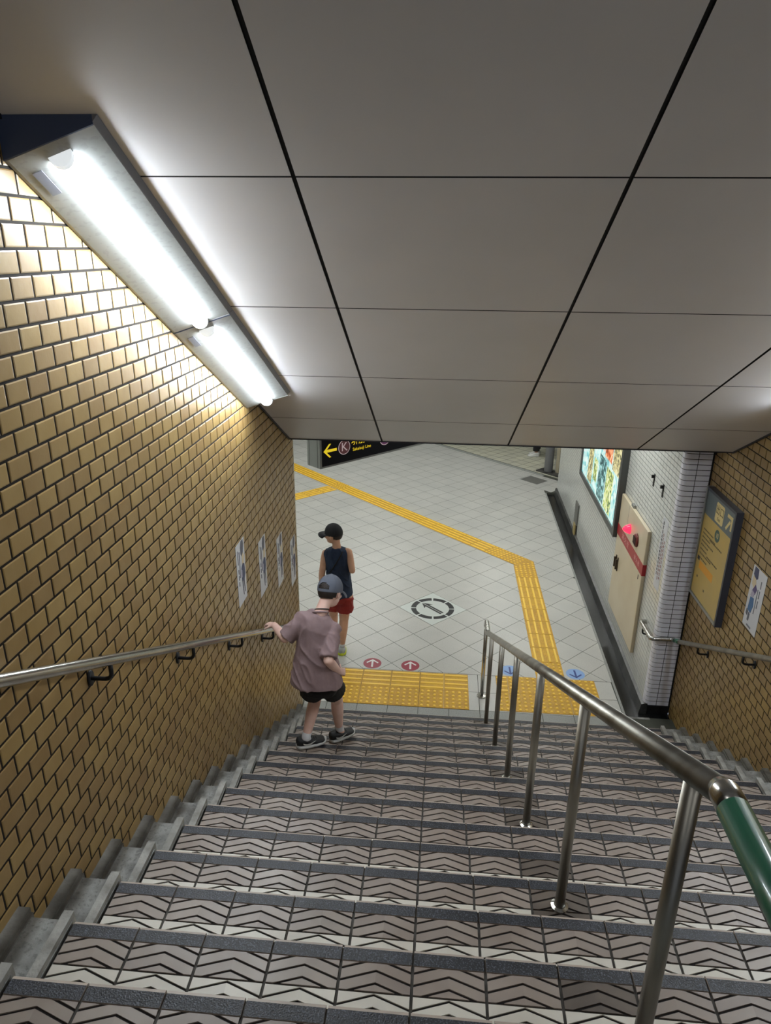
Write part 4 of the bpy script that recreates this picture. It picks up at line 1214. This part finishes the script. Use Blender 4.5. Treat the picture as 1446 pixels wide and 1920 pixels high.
def cap(parent, c, R_, k, m, opening, m_strap=None):
    c = Vector(c)+R_ @ Vector((0,-.002,.016))*k
    r = [.082*k,.098*k,.098*k]
    def keep(x, y, z):
        if z < -0.16: return False
        if opening and y < -0.4 and ((x/0.50)**2 + ((z-0.02)/0.46)**2) < 1 and z > 0.04: return False
        return True
    o = part('cap', shell(c, R_, r, keep, 48, 34, .003*k), m, parent); weld(o); autosmooth(o, 60)
    b = MB(); rows_ = []                                         # brim
    n = 16
    for t_ in range(6):
        f = t_/5; row = []
        for i in range(n+1):
            a = math.radians(22+136*i/n)
            base = Vector((r[0]*.985*math.cos(a), r[1]*.985*math.sin(a), -.016*k))
            tip = Vector((.074*k*math.cos(a)*1.05, (.098+.082*math.sin(a)**.7)*k*max(0.0, math.sin(a))**.35, -.030*k-.012*k*math.cos(a)**2))
            q = base.lerp(tip, f); q.z += .012*k*math.sin(f*math.pi)*math.sin(a) - 0.016*k*f*abs(math.cos(a))
            row.append(c+R_ @ q)
        rows_.append(row)
    up = R_ @ Vector((0,0,.005*k)); flat = [p for row in rows_ for p in row]; N_ = len(flat)
    vs = [p+up for p in flat]+flat; fs = []
    for t_ in range(5):
        for i in range(n):
            a = t_*(n+1)+i; fs += [(a,a+1,a+n+2,a+n+1), (N_+a+n+1,N_+a+n+2,N_+a+1,N_+a)]
    for i in range(n):
        a = 5*(n+1)+i; fs.append((a,a+1,N_+a+1,N_+a))
    for t_ in range(5):
        for i in (0, n):
            a = t_*(n+1)+i; fs.append((a,a+n+1,N_+a+n+1,N_+a))
    b.add(vs, fs); br = part('brim', b, m, o); autosmooth(br, 50)
    b = MB(); b.ellipsoid(c+R_ @ Vector((0,0,.098*k)), [.009*k,.009*k,.004*k], R_); part('cap_button', b, m, o, True)
    for i in range(6):                                           # seams
        a = math.radians(30+60*i); pts = [c+R_ @ Vector((r[0]*1.004*math.sin(th)*math.cos(a), r[1]*1.004*math.sin(th)*math.sin(a), r[2]*1.004*math.cos(th))) for th in [math.radians(4+ (80*q/10)) for q in range(11)]]
        if opening and abs(a-math.radians(270)) < .1: pts = pts[:5]
        part('cap_seam', MB().tube(pts, .0009*k, 6), m, o, True)
    return o
def hair(parent, c, R_, k=1.0, low=-0.55):
    c = Vector(c)+R_ @ Vector((0,-.006,.010))*k
    def keep(x, y, z):
        if z > 0.25: return True
        if y > 0.42: return False
        if abs(x) > .80 and y > -0.30 and z < -0.05: return False
        return z > low + (0.12 if y > -0.5 else 0.0)
    o = part('hair', shell(c, R_, [.0775*k,.0925*k,.0935*k], keep, 44, 30, .007*k), m_hair, parent); weld(o); autosmooth(o, 60); return o
def shoe(parent, heel, toe, tilt, m_up, m_so, L=None, w=1.0, logo=None, tag_label=None, side=1):
    heel, toe = Vector(heel), Vector(toe); v = toe-heel; ln = v.length; y = v.normalized()
    x = y.cross(Vector((0,0,1))).normalized(); z = x.cross(y).normalized()
    T = lambda p: heel + x*p[0] + y*p[1] + z*p[2]
    k = ln/0.22
    def outline(f): # half width along the length
        return (.030+.010*math.sin(min(1,f*1.35)*math.pi*0.9)+ (.004 if f > .6 else 0))*k*w*min(1, (f/.08)**.5 if f < .08 else 1)*min(1, ((1-f)/.16)**.55 if f > .84 else 1)
    N_ = 18; b = MB()
    fs_ = [0.005]+[i/N_ for i in range(1, N_)]+[.995]
    rs = []
    for f in fs_:
        hw = outline(f); hgt = (.034-.008*f+ .004*(f-.5)**2)*k; lift = (.010*max(0, (f-.75)/.25)**2)*k
        rs.append((T((0, f*ln, hgt/2+lift)), x, z, hw*1.05, hgt/2))
    b.rings(rs, 16, sq=.55); so = part('sole', b, m_so, None, True)
    b = MB(); rs = []
    for f in [.012]+[i/16 for i in range(1, 16)]+[.975]:
        hw = outline(f)*.93
        top = (.078 if f < .30 else .078-(f-.30)/.35*.030 if f < .65 else .048-(f-.65)/.35*.020)*k
        if f < .06: top *= .86
        lift = (.010*max(0, (f-.75)/.25)**2)*k; bot = .016*k+lift
        rs.append((T((0, f*ln, (top+bot)/2)), x, z, hw, (top-bot)/2))
    b.rings(rs, 18, sq=.75)
    up = part('shoe', b, m_up, parent, True)
    so.parent = up
    if tag_label: up['label'] = tag_label
    b = MB()                                                     # laces
    for i in range(4):
        f = .42+.075*i; hw = outline(f)*.52; top = (.078-(f-.30)/.35*.030)*k
        b.tube([T((-hw,f*ln,top-.004*k)), T((0,f*ln+.004*k,top+.002*k)), T((hw,f*ln,top-.004*k))], .0022*k, 6)
    part('laces', b, m_up if logo else m_so, up, True)
    if logo:
        for sd in (-1, 1):
            b = MB(); pl = []
            up_c = [(.19,.056),(.30,.046),(.42,.047),(.60,.058)]; lo_c = [(.60,.058),(.42,.036),(.28,.034),(.20,.044)]
            pts = up_c+lo_c[1:]
            for f, h_ in pts: pl.append(T((sd*(outline(f)*.965+.0015), f*ln, h_*k)))
            n_ = len(pl); pl2 = [q+x*sd*.0018 for q in pl]
            b.add(pl2+pl, [tuple(range(n_))]+[(i,(i+1) % n_, n_+(i+1) % n_, n_+i) for i in range(n_)])
            part('side_mark', b, logo, up)
    return up
def sock(parent, ank, up, r0, r1, foot, m):
    a, u, f = Vector(ank), Vector(up), Vector(foot); b = MB()
    limb(b, [u, a.lerp(u, .45), a, a.lerp(f, .6)], [r1, r0*.98, r0, r0*.8], 16, 4)
    return remesh('sock', b, .005, 3, m, parent)
BODY_V = 0.0048

def boy_stairs():
    t = thing('person', 'child in grey cap and mauve T-shirt descending stairs, left hand on handrail', 'person', (-0.80, -1.44, 6*RISE))
    O = Matrix.Translation(-Vector(t.location))
    ch = []
    R_ = frame_of(-0.42, 0.42, -0.12)
    hc = Vector((-.683, -1.275, 2.052)); K = 1.0
    neck = (-.732, -1.385, 1.942)
    b = MB()
    head_into(b, hc, R_, K)
    limb(b, [neck, (-.714,-1.345,1.985), hc+R_ @ Vector((0,-.025,-.045))], [.044,.042,.046])
    b.rings([((-.726,-1.44,1.40),(1,.1,0),(-.1,1,0),.10,.075), ((-.73,-1.435,1.55),(1,.1,0),(-.1,1,0),.095,.07), ((-.742,-1.415,1.75),(1,.1,-.1),(-.1,1,0),.10,.07), ((-.742,-1.405,1.84),(1,.1,-.3),(-.1,1,0),.10,.062), ((-.735,-1.39,1.93),(1,.1,-.2),(-.1,1,0),.045,.042)], 18)
    shL, elL, wrL = (-.848,-1.405,1.900), (-.962,-1.458,1.785), (-1.062,-1.330,1.803)
    shR, elR, wrR = (-.648,-1.400,1.832), (-.655,-1.562,1.695), (-.607,-1.455,1.548)
    limb(b, [(-.78,-1.405,1.87), shL, elL], [.042,.040,.034]); limb(b, [elL, tuple(Vector(elL).lerp(Vector(wrL),.35)), wrL], [.033,.032,.0225])
    limb(b, [(-.70,-1.395,1.84), shR, elR], [.042,.040,.034]); limb(b, [elR, tuple(Vector(elR).lerp(Vector(wrR),.35)), wrR], [.033,.033,.0225])
    hand(b, wrL, (-.075,.048,-.012), (-.25,.1,-1), (.1,-.3,0), .92, .62)
    hand(b, wrR, (.040,.046,-.030), (-.6,.5,-.5), (.2,.5,.8), .95, .85)
    hL, kL, aL = (-.785,-1.44,1.42), (-.800,-1.275,1.215), (-.846,-1.450,.985)
    hR, kR, aR = (-.668,-1.43,1.42), (-.660,-1.215,1.150), (-.655,-1.165,.865)
    limb(b, [hL, kL], [.058,.045]); limb(b, [kL, tuple(Vector(kL).lerp(Vector(aL),.35)+Vector((0,-.010,0))), aL], [.044,.044,.028])
    limb(b, [hR, kR], [.056,.045]); limb(b, [kR, tuple(Vector(kR).lerp(Vector(aR),.35)+Vector((0,-.010,0))), aR], [.044,.045,.028])
    limb(b, [aL, (-.83,-1.43,.935)], [.030,.026]); limb(b, [aR, (-.64,-1.155,.81)], [.030,.026])
    ch.append(remesh('body', b, BODY_V, 5, m_skin1, t))
    # T-shirt
    b = MB(); V = Vector
    r1 = V((1,.10,-.05)).normalized(); f1 = V((-.10,1,0)).normalized()
    r2 = V((1,.14,-.34)).normalized(); f2 = r2.cross(V((0,0,1))).normalized()*-1
    r3 = V((1,.12,-.2)).normalized()
    b.rings([((-.758,-1.450,1.455),r1,f1,.186,.136), ((-.758,-1.452,1.485),r1,f1,.178,.130), ((-.758,-1.450,1.57),r1,f1,.158,.116), ((-.756,-1.438,1.68),r1,f1,.136,.106),
             ((-.753,-1.424,1.78),r3,f1,.125,.098), ((-.750,-1.412,1.86),r2,f1,.126,.090), ((-.744,-1.402,1.912),r2,f1,.108,.074), ((-.736,-1.392,1.948),r2,f1,.060,.056)], 28, sq=.86)
    eL = Vector(elL); sL = Vector(shL); eR = Vector(elR); sR = Vector(shR)
    def sleeve(s_, e_, inner, f, r0, r1_):
        q = s_.lerp(e_, f); b.tube([inner, s_, s_.lerp(e_, f*.55), q], [.075, r0, (r0+r1_)/2, r1_], 18)
        b.ellipsoid(s_, [r0*1.0]*3)
    sleeve(sL, eL, (-.79,-1.405,1.865), .96, .058, .060); sleeve(sR, eR, (-.70,-1.395,1.835), .92, .056, .058)
    ch.append(remesh('t_shirt', b, .0065, 6, m_shirt, t, (.009, 13.0)))
    # collar ring
    ring = []
    nrm_up = V((-.05,.55,.83)).normalized(); ra = V((1,0,.0)); ra = (ra-nrm_up*ra.dot(nrm_up)).normalized(); rb = nrm_up.cross(ra)
    cc = V((-.734,-1.383,1.948))
    pts = [cc+ra*.053*math.cos(a)+rb*.049*math.sin(a) for a in [2*math.pi*i/28 for i in range(29)]]
    ch.append(part('collar', MB().tube(pts, .006, 8), m_shirt, t, True))
    cc2 = V((-.724,-1.367,1.962))
    pts = [cc2+ra*.0455*math.cos(a)+rb*.0455*math.sin(a) for a in [2*math.pi*i/28 for i in range(29)]]
    ch.append(part('neck_cord', MB().tube(pts, .0042, 8), m_lace, t, True))
    # shorts
    b = MB()
    b.rings([((-.732,-1.435,1.365),r1,f1,.104,.088), ((-.732,-1.440,1.41),r1,f1,.126,.102), ((-.732,-1.440,1.47),r1,f1,.126,.100), ((-.728,-1.436,1.53),r1,f1,.120,.090)], 24)
    sl = [((-.788,-1.435,1.44),.080), ((-.796,-1.40,1.38),.086), ((-.806,-1.352,1.312),.093)]
    b.tube([q for q, r in sl], [r for q, r in sl], 20)
    sl = [((-.674,-1.430,1.44),.078), ((-.670,-1.385,1.38),.083), ((-.666,-1.335,1.312),.088)]
    b.tube([q for q, r in sl], [r for q, r in sl], 20)
    ch.append(remesh('shorts', b, .005, 2, m_shorts_blk, t, (.004, 12.0)))
    ch.append(hair(t, hc, R_, K, -0.62)); ch.append(cap(t, hc, R_, K, m_cap_grey, True)); face_bits(t, hc, R_, K)
    ch.append(sock(t, aL, Vector(aL).lerp(Vector(kL), .19), .0325, .0325, (-.825,-1.425,.93), m_sock))
    ch.append(sock(t, aR, Vector(aR).lerp(Vector(kR), .16), .0325, .0325, (-.635,-1.15,.80), m_sock))
    z6, z5 = 6*RISE+.0018, 5*RISE+.0018
    shoe(t, (-.915,-1.472,z6), (-.715,-1.372,z6), 0, m_shoe_blk, m_sole, w=1.18, logo=m_sole)
    shoe(t, (-.722,-1.205,z5+.002), (-.545,-1.090,z5+.022), 0, m_shoe_blk, m_sole, w=1.18, logo=m_sole)
    return t
def boy_floor():
    t = thing('person', 'child in black cap, navy tank top and red shorts walking on concourse', 'person', (-1.0, 1.25, 0))
    V = Vector
    R_ = frame_of(1.22, 0.05, 0.0); hc = V((-1.062, 1.252, 1.408)); K = 1.02
    b = MB(); head_into(b, hc, R_, K)
    limb(b, [(-1.028,1.232,1.255), (-1.035,1.237,1.315), hc+R_ @ V((0,-.022,-.045))], [.048,.042,.046])
    b.rings([((-1.015,1.25,.66),(1,.06,0),(-.06,1,0),.10,.08), ((-1.02,1.246,.90),(1,.06,0),(-.06,1,0),.095,.072), ((-1.024,1.242,1.08),(1,.06,.05),(-.06,1,0),.10,.07), ((-1.027,1.238,1.17),(1,.06,.05),(-.06,1,0),.105,.055), ((-1.028,1.232,1.26),(1,.06,0),(-.06,1,0),.042,.042)], 18)
    shL, elL, wrL = (-1.152,1.245,1.185), (-1.190,1.205,.955), (-1.205,1.275,.745)
    shR, elR, wrR = (-.905,1.235,1.215), (-.862,1.185,1.028), (-.905,1.375,1.045)
    limb(b, [(-1.10,1.24,1.18), shL, elL], [.038,.042,.034]); limb(b, [elL, tuple(V(elL).lerp(V(wrL),.35)), wrL], [.034,.033,.023])
    limb(b, [(-.96,1.238,1.20), shR, elR], [.038,.042,.034]); limb(b, [elR, tuple(V(elR).lerp(V(wrR),.35)), wrR], [.034,.033,.023])
    hand(b, wrL, (-.02,.03,-.10), (.9,.2,0), (0,1,0), .95, .35); hand(b, wrR, (-.06,.08,.02), (-.5,-.5,.3), (0,0,1), .95, .5)
    hL, kL, aL = (-1.085,1.25,.70), (-1.10,1.36,.41), (-1.11,1.44,.10); hR, kR, aR = (-.948,1.25,.70), (-.968,1.275,.395), (-.984,1.215,.105)
    for h_, k_, a_ in ((hL,kL,aL),(hR,kR,aR)):
        limb(b, [h_, k_], [.082,.052]); limb(b, [k_, tuple(V(k_).lerp(V(a_),.33)+V((0,-.012,0))), a_], [.050,.051,.031]); limb(b, [a_, (a_[0],a_[1]+.02,.05)], [.03,.026])
    remesh('body', b, BODY_V, 5, m_skin2, t)
    b = MB(); rx_ = V((1,.06,.06)).normalized(); fx = V((-.06,1,0)).normalized()
    b.rings([((-1.012,1.252,.700),rx_,fx,.140,.118), ((-1.012,1.252,.725),rx_,fx,.142,.118), ((-1.016,1.25,.82),rx_,fx,.134,.110), ((-1.020,1.246,.95),rx_,fx,.126,.102), ((-1.024,1.242,1.07),rx_,fx,.130,.100),
             ((-1.027,1.238,1.15),rx_,fx,.136,.094), ((-1.028,1.236,1.205),rx_,fx,.142,.078), ((-1.028,1.234,1.236),rx_,fx,.128,.062), ((-1.028,1.232,1.266),rx_,fx,.060,.050)], 26, sq=.88)
    remesh('tank_top', b, .0065, 5, m_tank, t, (.008, 14.0))
    pts = [(-.958,1.172,1.246), (-.985,1.140,1.19), (-1.06,1.130,1.06), (-1.135,1.165,.95)]
    part('bag_strap', MB().tube(smooth_path(pts, .05), .006, 8), m_lace, t, True)
    b = MB()
    b.rings([((-1.015,1.25,.63),rx_,fx,.120,.100), ((-1.015,1.25,.69),rx_,fx,.136,.112), ((-1.015,1.25,.78),rx_,fx,.126,.102)], 24)
    b.tube([(-.948,1.25,.69),(-.950,1.255,.60),(-.955,1.262,.515)], [.088,.090,.094], 20); b.tube([(-1.082,1.255,.69),(-1.088,1.285,.60),(-1.092,1.315,.52)], [.086,.088,.092], 20)
    remesh('shorts', b, .0065, 4, m_shorts_red, t, (.007, 13.0))
    hair(t, hc, R_, K, -0.60); cap(t, hc, R_, K, m_cap_black, False); face_bits(t, hc, R_, K)
    sock(t, aR, V(aR).lerp(V(kR), .17), .0325, .0325, (-.99,1.24,.05), m_sock); sock(t, aL, V(aL).lerp(V(kL), .17), .0325, .0325, (-1.115,1.46,.05), m_sock)
    shoe(t, (-.978,1.145,.001), (-1.020,1.362,.001), 0, m_shoe_grey, m_neon, w=1.28); shoe(t, (-1.108,1.385,.001), (-1.14,1.60,.001), 0, m_shoe_grey, m_neon, w=1.28)
    return t
def far_person():
    t = thing('person', 'person in black trousers and white shoes near the far post', 'person', (2.03, 9.42, 0))
    V = Vector
    R_ = frame_of(1.35, 0.0, 0.0); hc = V((2.06, 9.46, 1.60)); K = 1.05
    b = MB(); head_into(b, hc, R_, K)
    limb(b, [(2.07,9.46,1.42), (2.065,9.46,1.49), hc+V((.02,0,-.04))], [.055,.05,.05])
    limb(b, [(2.07,9.46,.92), (2.07,9.46,1.12), (2.07,9.46,1.33)], [.12,.11,.10], 18)
    for s in (-1, 1):
        sh_, el_, wr_ = (2.07+.02*s,9.46+s*.17,1.36), (2.09-.05*s,9.46+s*.21,1.08), (2.03-.08*s,9.46+s*.19,.86)
        limb(b, [(2.07,9.46+s*.08,1.36), sh_, el_], [.06,.05,.04]); limb(b, [el_, wr_], [.04,.026]); hand(b, wr_, (-.03,0,-.1), (0,-s,0), (-1,0,0), 1.1, .35)
        hp = (2.07,9.46+s*.09,.88); an = (2.10 if s > 0 else 2.06, 9.46+s*.08, .10)
        limb(b, [hp, (2.05,9.46+s*.085,.48), an], [.085,.058,.036])
    remesh('body', b, .006, 5, m_skin2, t)
    b = MB()
    for s in (-1, 1):
        an = (2.10 if s > 0 else 2.06, 9.46+s*.08, .12)
        b.tube([(2.07,9.46+s*.08,.92), (2.05,9.46+s*.085,.48), an], [.11,.085,.07], 18)
    b.rings([((2.07,9.46,.80),(0,1,0),(-1,0,0),.17,.12), ((2.07,9.46,.98),(0,1,0),(-1,0,0),.155,.11)], 20)
    remesh('trousers', b, .009, 4, m_pants, t, (.006, 10))
    b = MB(); b.rings([((2.07,9.46,.90),(0,1,0),(-1,0,0),.18,.13), ((2.07,9.46,1.15),(0,1,0),(-1,0,0),.18,.125), ((2.07,9.46,1.34),(0,1,0),(-1,0,0),.19,.11), ((2.07,9.46,1.42),(0,1,0),(-1,0,0),.10,.07)], 24)
    for s in (-1, 1): b.tube([(2.07,9.46+s*.1,1.34),(2.07+.02*s,9.46+s*.17,1.35),(2.08-.03*s,9.46+s*.2,1.15)], [.075,.068,.06], 16)
    remesh('shirt', b, .009, 4, m_shorts_blk, t, (.006, 10))
    hair(t, hc, R_, K, -.6); face_bits(t, hc, R_, K)
    shoe(t, (2.13,9.36,.001), (1.87,9.34,.001), 0, m_sole, m_sole, w=1.0); shoe(t, (2.17,9.53,.001), (1.92,9.51,.001), 0, m_sole, m_sole, w=1.0)
    return t
def settle(t):      # parts were modelled in world coordinates: move their meshes into the figure's own frame
    off = Matrix.Translation(-Vector(t.location)); done = set()
    for o in bpy.data.objects:
        r = o
        while r.parent is not None: r = r.parent
        if r is t and o.type == 'MESH' and o.data.name not in done:
            o.data.transform(off); done.add(o.data.name)
for mk in (boy_stairs, boy_floor, far_person): settle(mk())
bpy.context.view_layer.update()
